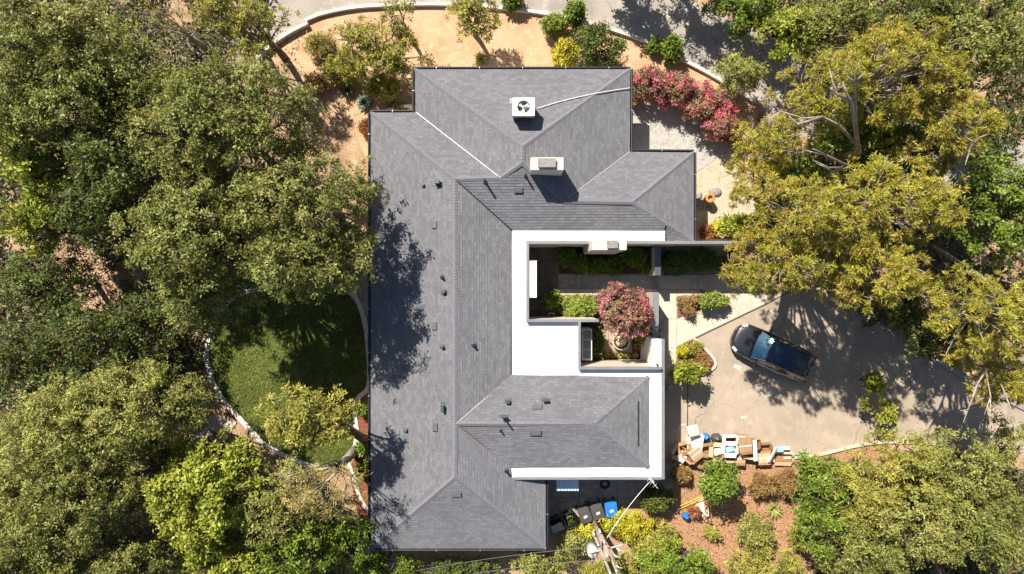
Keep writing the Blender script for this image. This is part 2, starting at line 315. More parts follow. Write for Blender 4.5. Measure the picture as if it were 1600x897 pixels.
def tree(kind, px, py, rx, ry, ztop, label, rl=1.0, depth=None, gap=.75, dens=1.0, bark='bark', name='tree', cat='tree', group=None, base=None, jit=.6, limb=1.0, scale=1.0, droplobe=0.0):
    global NTREE; NTREE += 1; rng = np.random.default_rng(100 + NTREE)
    c = P(px, py, ztop - 1.0); f = S * (H - ztop + 1) / H; rx *= f; ry *= f
    root = empty(name, (c.x, c.y, 0), 0, label, cat, group)
    depth = ztop * .38 if depth is None else depth
    lobes = gen_lobes(rx, ry, ztop, depth, rl, rng, gap, jit)
    if droplobe: lobes = [l for l in lobes if rng.random() > droplobe]
    crown_mesh('crown', lobes, kind, rng, root, scale, dens)
    # trunk and limbs
    b0 = Vector((0, 0, 0)) if base is None else P(*base) - Vector((c.x, c.y, 0))
    fork = Vector((b0.x * .4, b0.y * .4, ztop * .38)); tr = .045 * ztop * .6 + .02
    MB().tube([b0 - Vector((0, 0, .1)), b0 * .8 + Vector((.05, 0, ztop * .15)), fork], [tr * 1.25, tr, tr * .8], 9).build('trunk', M[bark], root, True)
    m = MB()
    for l in lobes:
        e = Vector(l[:3]); mid = fork.lerp(e, .5) + Vector((rng.normal() * .25, rng.normal() * .25, -.12 * (e - fork).length + .3))
        p = bez(fork, mid, e, 5); m.tube(p, [tr * .30 * limb * (1 - .85 * i / 5) for i in range(6)], 5)
        for _ in range(4):
            d = Vector(rng.normal(size=3)); d.z = abs(d.z) * .5; d.normalize(); m.tube([p[4], p[5] + d * l[3] * .45, p[5] + d * l[3] * .95], [.03 * limb, .018 * limb, .008], 4)
    m.build('limb', M[bark], root, True)
    return root
def shrub(kind, px, py, rx, ry, h, label, name='shrub', cat='shrub', rl=None, dens=1.0, group=None, scale=1.0, gap=.85, stems=6, bark='bark', z0=0, zmin=-.2):
    global NTREE; NTREE += 1; rng = np.random.default_rng(100 + NTREE)
    c = P(px, py, z0 + h * .6); f = S * (H - h * .6) / H; rx *= f; ry *= f; rl = rl or max(.14, min(rx, ry) * .36)
    root = empty(name, (c.x, c.y, z0), 0, label, cat, group)
    lobes = [(x, y, max(z, rl * .5), r, s_) for x, y, z, r, s_ in gen_lobes(rx, ry, h, h * .45, rl, rng, gap, .8, 30)]
    crown_mesh('foliage', lobes, kind, rng, root, scale, dens, zmin)
    m = MB()
    for l in lobes[:max(stems, 3)]:
        e = Vector(l[:3]); m.tube(bez(Vector((e.x * .1, e.y * .1, 0)), Vector((e.x * .3, e.y * .3, e.z * .7)), e, 4), [.035, .03, .024, .018, .01], 5)
    m.build('stem', M[bark], root, True)
    return root
def rosette(px, py, r, h, col, label, n=26, name='agave', cat='plant', z0=0, wd=.09, group=None):
    global NTREE; NTREE += 1; rng = np.random.default_rng(100 + NTREE)
    c = P(px, py, z0); r *= S; root = empty(name, c, 0, label, cat, group)
    for k in range(n):
        a = k * 2.399; t = .25 + .75 * ((k + .5) / n); L = r * (.6 + .45 * t) * rng.uniform(.85, 1.15); hh = h * (1.15 - t)
        d = Vector((math.cos(a), math.sin(a), 0)); s_ = Vector((-d.y, d.x, 0)) * wd * r / .5 * .5
        p = [d * .03, d * L * .45 + Vector((0, 0, hh * .7 + .05)), d * L + Vector((0, 0, hh))]
        vs = np.array([p[0] - s_ * .5, p[0] + s_ * .5, p[1] + s_, p[2], p[1] - s_, p[1] * .55 + p[0] * .45 + Vector((0, 0, .0))], dtype=np.float32)
        cc = np.array(col) * rng.uniform(.75, 1.25)
        me = mesh_fast('leaf', vs[:5], np.array([[0, 1, 2, 4], [4, 2, 3, 3]])[:1], np.tile(cc, (5, 1)), M['leaf'], root) if False else None
        m = MB().add([tuple(v) for v in vs[:5]], [(0, 1, 2, 4), (4, 2, 3)]); o = m.build('leaf', M['leaf'], root)
        at = o.data.color_attributes.new('tint', 'FLOAT_COLOR', 'POINT'); at.data.foreach_set('color', np.tile(np.r_[cc, 1], 5).astype(np.float32))
    return root

# ---------------------------------------------------------------- ground and paving (the setting)
def sheet(name, pts, mat_, z, kind='structure', th=None, parent=None):
    q = [P(x, y, z) for x, y in pts]; m = MB()
    if th: m.prism([(p.x, p.y) for p in q], z - th, z)
    else:
        if sum(q[i].x * q[(i + 1) % len(q)].y - q[(i + 1) % len(q)].x * q[i].y for i in range(len(q))) < 0: q = q[::-1]
        m.add(q, [tuple(range(len(q)))])
    o = m.build(name, mat_, parent)
    if kind: o['kind'] = kind
    return o
def smooth_pts(pts, n=6, closed=False):
    out = []; N = len(pts); rng_ = range(N if closed else N - 1)
    for i in rng_:
        p0, p1, p2, p3 = (pts[(i - 1) % N] if closed or i > 0 else pts[0]), pts[i], pts[(i + 1) % N], (pts[(i + 2) % N] if closed or i + 2 < N else pts[-1])
        for k in range(n):
            t = k / n; out.append(tuple(.5 * (2 * p1[a] + (p2[a] - p0[a]) * t + (2 * p0[a] - 5 * p1[a] + 4 * p2[a] - p3[a]) * t * t + (3 * p1[a] - p0[a] - 3 * p2[a] + p3[a]) * t ** 3) for a in (0, 1)))
    if not closed: out.append(tuple(pts[-1][:2]))
    return out
def kerb(name, pts, width, h, mat_, closed=False, parent=None, kind='structure', z0=-.05, seg=0):
    q = [P(x, y, h) for x, y in pts]; n = len(q); m = MB(); L = []; Rr = []
    for i in range(n):
        a = q[(i - 1) % n] if closed or i > 0 else q[0]; b = q[(i + 1) % n] if closed or i < n - 1 else q[-1]
        d = (b - a).normalized(); nn = Vector((-d.y, d.x, 0)) * width / 2; L.append(q[i] + nn); Rr.append(q[i] - nn)
    for i in range(n if closed else n - 1):
        j = (i + 1) % n; a, b, c, d = L[i], L[j], Rr[j], Rr[i]
        dn = lambda v: Vector((v.x, v.y, z0))
        m.add([a, b, c, d, dn(a), dn(b), dn(c), dn(d)], [(3, 2, 1, 0), (0, 1, 5, 4), (2, 3, 7, 6), (1, 2, 6, 5), (3, 0, 4, 7)])
    o = m.build(name, mat_, parent)
    if kind: o['kind'] = kind
    return o
def ground():
    m = MB(); n = 160; rng = np.random.default_rng(3)
    m.add([(-400, -400, 0), (400, -400, 0), (400, 400, 0), (-400, 400, 0)], [(0, 1, 2, 3)])
    return tag(m.build('ground', M['dirt']), kind='structure')
ground()
sheet('sandy_slope', smooth_pts([(440, 62), (510, 28), (600, 12), (760, 12), (860, 24), (960, 52), (1050, 90), (1110, 120), (1130, 150), (1000, 160), (975, 130), (640, 130), (600, 190), (520, 200), (470, 130)], 4, True), M['sand'], .004)
sheet('sandy_strip', smooth_pts([(520, 130), (590, 120), (640, 160), (590, 260), (560, 220)], 4, True), M['sand'], .008)
road_s = smooth_pts([(330, 120), (430, 62), (505, 22), (640, 6), (770, 10), (930, 38), (1045, 82), (1150, 140), (1260, 215), (1400, 275), (1560, 320), (1720, 345)], 5)
road_n = smooth_pts([(1720, 240), (1560, 215), (1400, 165), (1270, 100), (1190, 55), (1100, 10), (1000, -30), (800, -70), (560, -60), (400, -10), (280, 70)], 5)
sheet('road', road_s + road_n, M['road'], .006)
kerb('road_kerb', smooth_pts([(400, 90), (430, 64), (455, 48), (480, 35)], 5), .17, .35, M['kerbwhite'])
kerb('road_kerb', smooth_pts([(476, 31), (505, 20), (560, 10), (640, 6), (700, 6), (770, 10), (850, 20), (930, 38), (1000, 60), (1045, 82), (1110, 115), (1180, 158)], 6), .17, .25, M['kerbwhite'])
# lawn, its ring of concrete, and the side path
ring = [(576, 602), (557, 625), (554, 650), (557, 685), (544, 718), (504, 732), (455, 716), (417, 697), (379, 659), (341, 614), (324, 568), (323, 540), (331, 508), (352, 476), (381, 457), (430, 445), (493, 440), (545, 456), (566, 490), (575, 545)]
rs = smooth_pts(ring, 5, True)
sheet('lawn', rs, M['lawnsoil'], .03)
kerb('lawn_kerb', rs, .26, .07, M['kerbwhite'], True)
sheet('side_path', [(552, 408), (582, 400), (582, 600), (572, 600), (574, 540), (565, 480)], M['greycon'], .012)
sheet('side_path', [(500, 410), (555, 410), (562, 440), (500, 436)], M['greycon'], .016)
kerb('bed_edging', smooth_pts([(544, 722), (552, 745), (560, 772), (572, 795), (585, 810)], 4), .2, .06, M['kerbwhite'])
sheet('red_bed', [(556, 612), (600, 600), (600, 870), (575, 850), (558, 800), (545, 735), (560, 700), (553, 650)], M['redsoil'], .009)
sheet('pad_or_sun_patch', [(300, 655), (318, 643), (370, 660), (352, 690), (322, 700), (298, 692)], M['concrete'], .04, th=.06)
# driveway
drive = [(1030, 560), (1085, 527), (1195, 474), (1215, 455), (1245, 440), (1310, 462), (1420, 535), (1520, 595), (1640, 655), (1760, 700), (1760, 800), (1600, 712), (1480, 694), (1390, 690), (1340, 695), (1310, 702), (1240, 716), (1120, 716), (1030, 712)]
sheet('driveway', drive, M['asphalt'], .012)
kerb('driveway_kerb', smooth_pts([(1295, 455), (1310, 463), (1420, 536), (1520, 596), (1640, 657)], 4), .28, .12, M['greycon'])
kerb('driveway_kerb', smooth_pts([(1225, 716), (1270, 713), (1310, 704), (1340, 697), (1390, 691), (1480, 694)], 4), .14, .12, M['concrete'])
kerb('driveway_crack', [(1075, 560), (1074, 700)], .05, .0165, M['gutter'], z0=.0125)
walk = sheet('walkway', [(1022, 428), (1160, 428), (1200, 452), (1197, 475), (1085, 529), (1057, 545), (1057, 592), (1018, 592), (1022, 500)], M['greycon'], .014)
def slab(pts, mat_, z, par, name='slab'):
    return sheet(name, pts, mat_, z, None, .05, par)
for pts in ([(1030, 453), (1057, 453), (1057, 498), (1031, 498)], [(1058, 453), (1092, 453), (1098, 462), (1058, 462)], [(1031, 499), (1057, 499), (1057, 543), (1031, 543)], [(1031, 544), (1056, 544), (1056, 592), (1031, 592)],
            [(1058, 499), (1100, 482), (1117, 512), (1085, 527), (1058, 541)], [(1101, 481.5), (1136, 468), (1156, 493), (1118, 511.5)], [(1137, 467.5), (1160, 458), (1200, 462), (1196, 474), (1157, 492.5)],
            [(1030, 430), (1090, 430), (1090, 452), (1030, 452)], [(1091, 430), (1158, 430), (1158, 456), (1137, 466), (1110, 458), (1095, 452), (1091, 452)]):
    slab(pts, M['concrete'], .035, walk)
kerb('walkway_edge', [(1085, 529.5), (1197, 475.5), (1240, 452)], .05, .030, M['gutter'], z0=.0)
def line(pts, w_): return kerb('painted_line', pts, w_, .0165, M['paint_line'], z0=.0125)
line([(1180, 606), (1197, 620)], .09); line([(1198, 620.5), (1213, 611.5)], .09); line([(1199, 483), (1213, 491)], .08)
line([(1158, 652.5), (1167, 651.5)], .14); line([(1062, 664), (1072, 663)], .08); line([(1061.5, 664.5), (1062, 672)], .07); line([(1147, 571), (1158, 576)], .22)
# planters
sheet('planter_bed', [(1058.5, 463.5), (1098, 463.5), (1112, 476), (1058.5, 497)], M['redsoil'], .045)
sheet('planter_bed', smooth_pts([(1058, 541), (1084, 530), (1098, 542), (1114, 560), (1117, 570), (1108, 580), (1092, 586), (1058, 592)], 1), M['redsoil'], .05)
kerb('planter_kerb', smooth_pts([(1085, 529), (1100, 543), (1115, 560), (1118, 571), (1109, 580), (1095, 586), (1075, 592)], 4), .13, .13, M['concrete'])
# side patio on the right of the house
sheet('gravel_pad', smooth_pts([(975, 158), (1020, 160), (1075, 178), (1115, 205), (1142, 235), (1150, 262), (1120, 262), (1086, 290), (960, 290)], 2), M['gravel'], .010)
sheet('stone_patio', [(1040, 300), (1040, 392), (1135, 392), (1190, 380), (1195, 300), (1160, 240), (1134, 238), (1086, 270), (1086, 300)], M['flag'], .013)
kerb('patio_joint', [(1086, 271), (1135, 237)], .05, .018, M['greycon'], z0=0)
sheet('planter_bed', [(1094, 360), (1125, 350), (1200, 352), (1200, 374), (1094, 374)], M['redsoil'], .017)
# south yard
yard = sheet('yard_paving', [(830, 725), (1052, 725), (1052, 772), (1030, 778), (985, 792), (960, 790), (900, 826), (868, 842), (830, 842)], M['greycon'], .010)
for a, b in (((905, 748), (905, 812)), ((965, 740), (965, 790)), ((845, 778), (1010, 778))):
    kerb('expansion_joint', [a, b], .02, .0125, M['gutter'], z0=.0105, parent=yard, kind=None)
sheet('mulch_garden', smooth_pts([(1040, 715), (1240, 718), (1320, 706), (1400, 700), (1420, 800), (1320, 900), (1240, 940), (1080, 940), (1060, 860), (1000, 850), (985, 800), (1040, 780)], 3, True), M['mulch'], .006)
sheet('pad_or_sun_patch', [(903, 797), (925, 797), (936, 822), (925, 828), (903, 806)], M['concrete'], .014)  # sunlit patch of the yard, painted as a lighter concrete sheet
sheet('pad_or_sun_patch', [(1085, 790), (1098, 775), (1103, 806), (1085, 808)], M['concrete'], .02)

# ---------------------------------------------------------------- the house
house = empty('house', (0, 0, 0), 0, 'large single storey house with grey shingled hip roofs, white flat roof strips and two courtyards', 'house')
ZE, ZR, ZN, ZF, ZK = 3.0, 4.35, 4.70, 3.45, 3.75
def clip(poly, f0, f1):
    out = []
    for sgn, lim in ((1, f0), (-1, -f1)):
        src = poly if not out else out; out = []
        n = len(src)
        for i in range(n):
            a, b = src[i], src[(i + 1) % n]; da, db = sgn * a[1] - lim, sgn * b[1] - lim
            if da >= 0: out.append(a)
            if (da >= 0) != (db >= 0):
                t = da / (da - db); out.append((a[0] + (b[0] - a[0]) * t, a[1] + (b[1] - a[1]) * t))
        if len(out) < 3: return []
        poly = out
    return out
def roof_slope(pts, sag=0):
    q = [P(*p) for p in pts]; n = Vector((0, 0, 0)); c = sum(q, Vector()) / len(q)
    for i in range(len(q)):
        a, b = q[i] - c, q[(i + 1) % len(q)] - c; n += a.cross(b)
    n.normalize()
    if n.z < 0: n = -n; q = q[::-1]
    up = Vector((0, 0, 1)) - n * n.z; up.normalize(); al = up.cross(n).normalized(); n = al.cross(up) * (1 if al.cross(up).z > 0 else -1)
    deck = MB(); lo = [v - Vector((0, 0, .12)) for v in q]; k = len(q)
    deck.add([v - Vector((0, 0, .015)) for v in q] + lo, [tuple(range(k)), tuple(range(k, 2 * k))[::-1]] + [(i, i + k, (i + 1) % k + k, (i + 1) % k) for i in range(k)])
    dk = deck.build('roof_slope', M['cap'], house)
    pl = [((v - c).dot(al), (v - c).dot(up)) for v in q]; hs = [(v - c).dot(n) for v in q]
    s0 = min(p[1] for p in pl); s1 = max(p[1] for p in pl); E = .145; T = .018; V = []; F = []; UV = []
    rr = random.Random(len(q) * 7 + int(s1 * 100))
    k = int(math.ceil((s1 - s0) / E))
    for i in range(k):
        a = s0 + i * E; poly = clip(pl, a, min(a + E, s1 + 1e-4))
        if not poly: continue
        off = lambda s: T * (1 - (s - a) / E) + .004
        b = len(V)
        for x, s in poly: V.append(c + al * x + up * s + n * off(s)); UV.append((x + 50, s - s0))
        F.append(tuple(range(b, b + len(poly))))
        low = sorted([p for p in poly if abs(p[1] - a) < 1e-4])
        if len(low) >= 2:
            b = len(V); x0, x1 = low[0][0], low[-1][0]
            for x, o_ in ((x0, 0), (x1, 0), (x1, T + .004), (x0, T + .004)): V.append(c + al * x + up * a + n * (o_ - .002 if not o_ else o_)); UV.append((x + 50, a - s0))
            F.append((b, b + 1, b + 2, b + 3))
    me = bpy.data.meshes.new('shingles'); me.from_pydata([tuple(v) for v in V], [], F); me.materials.append(M['shingle'])
    uv = me.uv_layers.new(name='UVMap'); li = np.zeros(len(me.loops), dtype=np.int32); me.loops.foreach_get('vertex_index', li)
    uv.data.foreach_set('uv', np.array(UV, dtype=np.float32)[li].ravel()); me.update()
    o = bpy.data.objects.new('shingles', me); C.objects.link(o); o.parent = dk; tag(o, kind='stuff')
    return dk
A1, B1 = (648, 108, ZE), (985, 108, ZE); N1, N2 = (816, 229, ZN), (816, 254, ZN)
J1, J2, V1 = (711, 280, ZR), (782, 278, ZR), (650, 175.5, ZE)
E1, E2 = (881, 314, 3.98), (988, 316, 3.98); CW = (800, 360, ZF); W1, W2 = (579, 175.5, ZE), (579, 857, ZE)
J3, J4 = (711, 745, ZR), (713, 662, ZR); K1, K2 = (853, 857, ZE), (853, 746, ZE)
roof_slope([A1, B1, N1]); roof_slope([A1, N1, N2, J2, V1]); roof_slope([B1, (984, 237, ZE), E1, N2, N1])
roof_slope([W1, V1, J2, J1]); roof_slope([W1, J1, J3, W2]); roof_slope([W2, J3, K1])
roof_slope([(984, 237, ZE), (1084, 238, ZE), E2, E1]); roof_slope([(1084, 238, ZE), (1084, 377, ZE), E2])
roof_slope([J1, J2, N2, E1, E2, (1040, 349, 3.46), (1037, 361, ZF), CW]); roof_slope([E2, (1084, 377, ZE), (1040, 377, 3.1), (1040, 349, 3.46)])
roof_slope([J1, CW, (797.5, 586, ZF), J4]); roof_slope([J4, (797, 728, ZF), (800, 746, 3.43), K2, K1, J3])
SE1 = (930, 662, 4.16); roof_slope([J4, (797.5, 586, ZF + .03), (1014, 589, ZF + .03), SE1]); roof_slope([J4, SE1, (1014, 731, ZF + .03), (797, 729, ZF + .03)]); roof_slope([(1014, 589, ZF + .03), (1014, 731, ZF + .03), SE1])
def ridge(a, b, wd=.13):
    a, b = P(*a) + Vector((0, 0, .03)), P(*b) + Vector((0, 0, .03)); d = b - a; L = d.length; d.normalize(); s_ = Vector((-d.y, d.x, 0)).normalized(); m = MB(); n = int(L / .15)
    for i in range(n):
        p = a + d * (i * L / n); q = a + d * ((i + 1.3) * L / n); drop = Vector((0, 0, -.055)); lo, hi = Vector((0, 0, .024)), Vector((0, 0, .004))
        m.add([p + s_ * wd + drop + lo, p + lo, p - s_ * wd + drop + lo, q + s_ * wd + drop + hi, q + hi, q - s_ * wd + drop + hi, p + s_ * wd + drop - lo, p - s_ * wd + drop - lo, p - lo], [(0, 3, 4, 1), (1, 4, 5, 2), (0, 1, 8, 6), (1, 2, 7, 8)])
    tag(m.build('ridge_caps', M['cap'], house), kind='stuff')
for a, b in ((A1, N1), (B1, N1), (N2, N1), (J2, N2), (E1, N2), (W1, J1), (J1, J2), (E1, E2), ((1084, 238, ZE), E2), ((1084, 377, ZE), E2), (J3, J1), (W2, J3), (K1, J3), (SE1, J4), ((1014, 589, ZF), SE1), ((1014, 731, ZF), SE1)): ridge(a, b)
def strip(name, a, b, wd, mat_, dz=.03, th=.01):
    a, b = P(*a) + Vector((0, 0, dz)), P(*b) + Vector((0, 0, dz)); d = (b - a).normalized(); s_ = Vector((-d.y, d.x, 0)).normalized() * wd / 2; t = Vector((0, 0, th))
    return MB().add([a + s_, b + s_, b - s_, a - s_, a + s_ + t, b + s_ + t, b - s_ + t, a - s_ + t], [(0, 1, 2, 3), (7, 6, 5, 4), (0, 4, 5, 1), (1, 5, 6, 2), (2, 6, 7, 3), (3, 7, 4, 0)]).build(name, mat_, house)
strip('valley_flashing', V1, J2, .04, M['flash']); strip('valley_flashing', (984, 237, ZE), E1, .04, M['flash']); strip('valley_flashing', J4, (798, 587, ZF), .05, M['flash'])
tag(strip('valley_flashing', J4, (797, 728, ZF), .05, M['rust'], .035), 'rust brown valley strip'); strip('valley_flashing', J1, CW, .06, M['gutter'], .035)
# white flat roof strips: one slab per rectangle, butted end to end
def flat(x0, y0, x1, y1, name='flat_roof'):
    a, b = P(x0, y0, ZF), P(x1, y1, ZF); m = MB().box(((a.x + b.x) / 2, (a.y + b.y) / 2, ZF - .15), (abs(b.x - a.x), abs(a.y - b.y), .3)); return m.build(name, M['white_roof'], house)
flat(800, 360.5, 1039, 376.4); flat(800, 376.4, 823, 586.5); flat(823, 499, 905, 586.5); flat(905, 573.5, 1034, 589.5); flat(1014, 589.5, 1034, 746.5); flat(799, 730, 1014, 746.5)
o = flat(1020, 530, 1034, 573.5); 
MB().add([P(796, 728, ZF), P(799, 730, ZF), P(799, 746.5, ZF), P(803, 746.5, ZF + .02)], [(0, 1, 2)]).build('flat_roof_corner', M['white_roof'], house)
def rect_bar(name, x0, y0, x1, y1, z0, z1, mat_, zp=None, parent=house):
    zp = z1 if zp is None else zp; a, b = P(x0, y0, zp), P(x1, y1, zp)
    return MB().box(((a.x + b.x) / 2, (a.y + b.y) / 2, (z0 + z1) / 2), (abs(b.x - a.x), abs(a.y - b.y), z1 - z0)).build(name, mat_, parent)
# raised curbs round the courtyards, capped in grey metal
for x0, y0, x1, y1 in ((822, 376.5, 1160, 381), (822, 381, 826.5, 499), (822, 499, 936, 503.2), (903.5, 503.2, 907.5, 573), (903.5, 573, 1034, 577.5), (1033.5, 530, 1038.5, 749), (803, 745.6, 1033.5, 749.6)):
    hi = (3.475 if y0 < 380 else ZK) if x0 < 1033 and y0 < 700 else 3.52
    o = rect_bar('coping', x0, y0, x1, y1, hi - .06, hi, M['coping'])
    if hi in (ZK, 3.475):
        e = rect_bar('curb_wall', x0 + .4, y0 + .4, x1 - .4, y1 - .4, -.02, hi - .063, M['stucco'], zp=hi)
    else: rect_bar('fascia', x0 + .4, y0 + .4, x1 - .4, y1 - .4, 3.15, hi - .063, M['white_paint'], zp=hi)
rect_bar('coping', 1160, 376.5, 1182, 380.8, 3.415, 3.475, M['coping']); rect_bar('curb_wall', 1160.3, 377, 1182, 380.6, 0, 3.41, M['stucco'], zp=3.475)
# gutters
def gut(a, b, off):
    a, b = P(*a), P(*b); m = MB(); o = Vector(off)
    m.tube([a + o, b + o], .065, 8); g = m.build('gutter', M['gutter'], house)
    d = (b - a).normalized(); L = (b - a).length; s_ = Vector((-d.y, d.x, 0)) * .03
    e = MB(); zz = Vector((0, 0, .035)); oo = o * .25
    e.add([a + s_ + zz + oo, b + s_ + zz + oo, b - s_ + zz + oo, a - s_ + zz + oo], [(0, 1, 2, 3), (3, 2, 1, 0)]); e.build('drip_edge', M['drip'] if abs(d.y) > .5 and a.x > 0 else M['gutter'], house)
    k = int(L / 2.2)
    for i in range(k): MB().box(a + d * (L * (i + .5) / k) + o + Vector((0, 0, .06)), (.10 if abs(d.y) > .5 else .03, .03 if abs(d.y) > .5 else .10, .02)).build('gutter_bracket', M['drip'], house)
for a, b, o in (((648, 108, ZE), (985, 108, ZE), (0, .07, -.02)), ((648, 176, ZE), (648, 108, ZE), (-.07, 0, -.02)), ((579, 175.5, ZE), (648, 175.5, ZE), (0, .07, -.02)), ((579, 857, ZE), (579, 175.5, ZE), (-.08, 0, -.02)),
                ((985, 108, ZE), (984.5, 237, ZE), (.08, 0, -.02)), ((984, 237, ZE), (1084, 238, ZE), (0, .08, -.02)), ((1084, 238, ZE), (1084, 377, ZE), (.08, 0, -.02)), ((579, 857, ZE), (853, 857, ZE), (0, -.08, -.02)), ((853, 749, ZE), (853, 857, ZE), (.08, 0, -.02))): gut(a, b, o)
# outer walls under the eaves
def wall(x0, y0, x1, y1, z1=2.95):
    a, b = P(x0, y0, 3), P(x1, y1, 3); return MB().box(((a.x + b.x) / 2, (a.y + b.y) / 2, z1 / 2 - .02), (abs(b.x - a.x), abs(a.y - b.y), z1)).build('wall', M['stucco'], house)
wall(592, 188, 660, 194); wall(660, 120, 666, 194); wall(666, 120, 972, 126); wall(966, 126, 972, 245); wall(972, 249, 1072, 255); wall(1066, 255, 1072, 375); wall(592, 194, 598, 845); wall(598, 839, 841, 845); wall(835, 728, 841, 839); wall(841, 728, 1020, 734); wall(1014, 580, 1020, 728)
for (x0, y0, x1, y1) in ((588.5, 300, 592, 340), (588.5, 560, 592, 610), (700, 117, 760, 120), (1072, 290, 1075, 330), (1020, 640, 1023, 690)):
    f_ = rect_bar('window', x0, y0, x1, y1, 1.0, 2.2, M['white_paint'], zp=3)
    a, b = P(x0, y0, 3), P(x1, y1, 3); cx, cy = (a.x + b.x) / 2, (a.y + b.y) / 2
    MB().box((cx, cy, 1.6), (abs(b.x - a.x) + (.02 if abs(b.x - a.x) < .3 else -.15), abs(a.y - b.y) + (.02 if abs(a.y - b.y) < .3 else -.15), 1.05)).build('pane', M['glassblue'], f_)
# roof vents
def slope_z(px, py):
    """height of the roof at photo point, from the slope planes"""
    dg = bpy.context.evaluated_depsgraph_get(); o = Vector((0, 0, H)); d = (P(px, py, 0) - o).normalized()
    ok, loc, nor, *_ = SC.ray_cast(dg, o, d); return (loc, nor)
bpy.context.view_layer.update()
def flush_vent(px, py, wx, wy):
    loc, nor = slope_z(px, py); q = Vector((0, 0, 1)).rotation_difference(nor).to_matrix().to_4x4(); s = S * .9
    g = MB().box(loc + nor * .04, (wx * s, wy * s, .07), M=q).build('roof_vent', M['vent'], house, bevel=.01)
    m = MB()
    for i in range(4):
        t = (i - 1.5) / 4
        m.box(loc + nor * .08 + q.to_3x3() @ Vector((0 if wx > wy else t * wx * s, t * wy * s if wx > wy else 0, 0)), (wx * s * .85 if wx > wy else .03, .03 if wx > wy else wy * s * .85, .015), M=q)
    m.build('louvre', M['cap'], g)
for v in ((679, 351, 8, 12), (679, 509, 8, 13), (680, 667, 8, 13), (810, 297, 14, 8), (839, 635.5, 16, 7), (837, 676, 17, 8), (713, 772, 16, 7)): flush_vent(*v)
def hood(px, py, w_, d_, h_, rz=0, mt='vent_blue'):
    loc, nor = slope_z(px, py); m = MB(); m.box(loc + Vector((0, 0, .02)), (w_ * 1.5, d_ * 1.4, .03), M=Vector((0, 0, 1)).rotation_difference(nor).to_matrix().to_4x4())
    m.box(loc + Vector((0, 0, h_ / 2)), (w_ * .7, d_ * .7, h_), rz); b = m.build('vent_hood', M[mt], house)
    MB().box(loc + Vector((0, 0, h_ + .02)), (w_, d_, .05), rz).build('cap', M[mt], b, bevel=.01)
def pipe(px, py, r, h_):
    loc, nor = slope_z(px, py); b = MB().tube([loc, loc + Vector((0, 0, h_))], r, 10).build('vent_pipe', M['black'], house)
    MB().lathe(loc, [(r * 2.2, 0), (r * 1.9, .05), (r * 1.05, .10)], 12).build('flashing', M['vent'], b)
hood(683, 284, .30, .27, .30); hood(692, 636, .15, .36, .28); hood(793, 626, .22, .22, .22); hood(852, 624, .32, .14, .25); hood(787, 649, .36, .10, .42); hood(693, 455, .2, .2, .18); hood(661, 289, .14, .14, .14); hood(691, 541, .16, .14, .2); hood(634, 672, .16, .16, .12)
pipe(758, 284, .055, .75); pipe(821, 275, .05, .6); pipe(691, 433, .06, .28); pipe(740, 539, .07, .3); pipe(782, 672, .04, .3); pipe(791, 735, .06, .35); pipe(790, 655, .045, .7)
loc, nor = slope_z(997, 661); strip('roof_slot', (997, 626, 3.62), (997, 696, 3.62), .06, M['gutter'], .04, .03)
def on_roof(px, py, dz): l, n = slope_z(px, py); return l + Vector((0, 0, dz))
MB().tube([on_roof(x, y, .07) for x, y in ((840, 170), (870, 160.5), (900, 153), (936, 145.5), (960, 141.5), (984, 138))], .022, 6).build('conduit', M['white_paint'], house)
# chimneys
def chimney(x0, y0, x1, y1, z0, z1, capr, name='chimney', m_='chim'):
    ch = rect_bar(name, x0, y0, x1, y1, z0, z1, M[m_]); ch.modifiers.new('bevel', 'BEVEL').width = .02
    c_ = rect_bar('flue_base', *capr, z1, z1 + .12, M['greycon'], parent=ch); rect_bar('flue_cap', capr[0] - .7, capr[1] - .7, capr[2] + .7, capr[3] + .7, z1 + .122, z1 + .17, M['stone'], parent=ch); return ch
chimney(829, 246, 881, 266, 3.6, 5.75, (841, 248, 868, 260.5))
chimney(925, 374.5, 979.5, 391, 0, 4.75, (949, 376.5, 965, 387))
# AC unit standing on the roof
l0, n0 = slope_z(818, 183); 
ac = empty('air_conditioner', (P(818, 168, 5.0).x, P(818, 168, 5.0).y, l0.z), 0, 'square white air conditioning unit with round fan grille standing on the grey roof', 'air conditioner')
zt = 4.95 - l0.z + .2; hw = .54; dp = .44
MB().box((0, 0, zt / 2 - .05), (2 * hw - .06, 2 * dp - .06, zt - .42)).build('cabinet', M['vent'], ac)
t = MB()
import itertools
ns = 28; outer = []; inner = []
for k in range(ns):
    a = 2 * math.pi * k / ns; cx, sy = math.cos(a), math.sin(a); q = max(abs(cx) / hw, abs(sy) / dp); outer.append((cx / q, sy / q, zt)); inner.append((cx * .31, sy * .31, zt + .02))
t.add(outer + inner + [(x, y, zt - .27) for x, y, z in outer] + [(x, y, zt - .27) for x, y, z in inner], [(k, (k + 1) % ns, ns + (k + 1) % ns, ns + k) for k in range(ns)] + [(2 * ns + k, 2 * ns + (k + 1) % ns, (k + 1) % ns, k) for k in range(ns)] + [(ns + k, ns + (k + 1) % ns, 3 * ns + (k + 1) % ns, 3 * ns + k) for k in range(ns)])
t.build('top_panel', M['ac'], ac)
for k in range(3):
    a = k * 2.094 + .4; vs = [(math.cos(a + da) * r_, math.sin(a + da) * r_, zt - .10 + dz) for r_, da, dz in ((.06, 0, 0), (.29, -.45, .0), (.29, .35, .05), (.06, .9, .03))]
    MB().add(vs, [(0, 1, 2, 3), (3, 2, 1, 0)]).build('fan_blade', M['ac'], ac)
MB().lathe((0, 0, zt - .10), [(.07, 0), (.09, .02), (.07, .06), (.02, .07)], 14).build('fan_hub', M['ac'], ac, True)
g = MB()
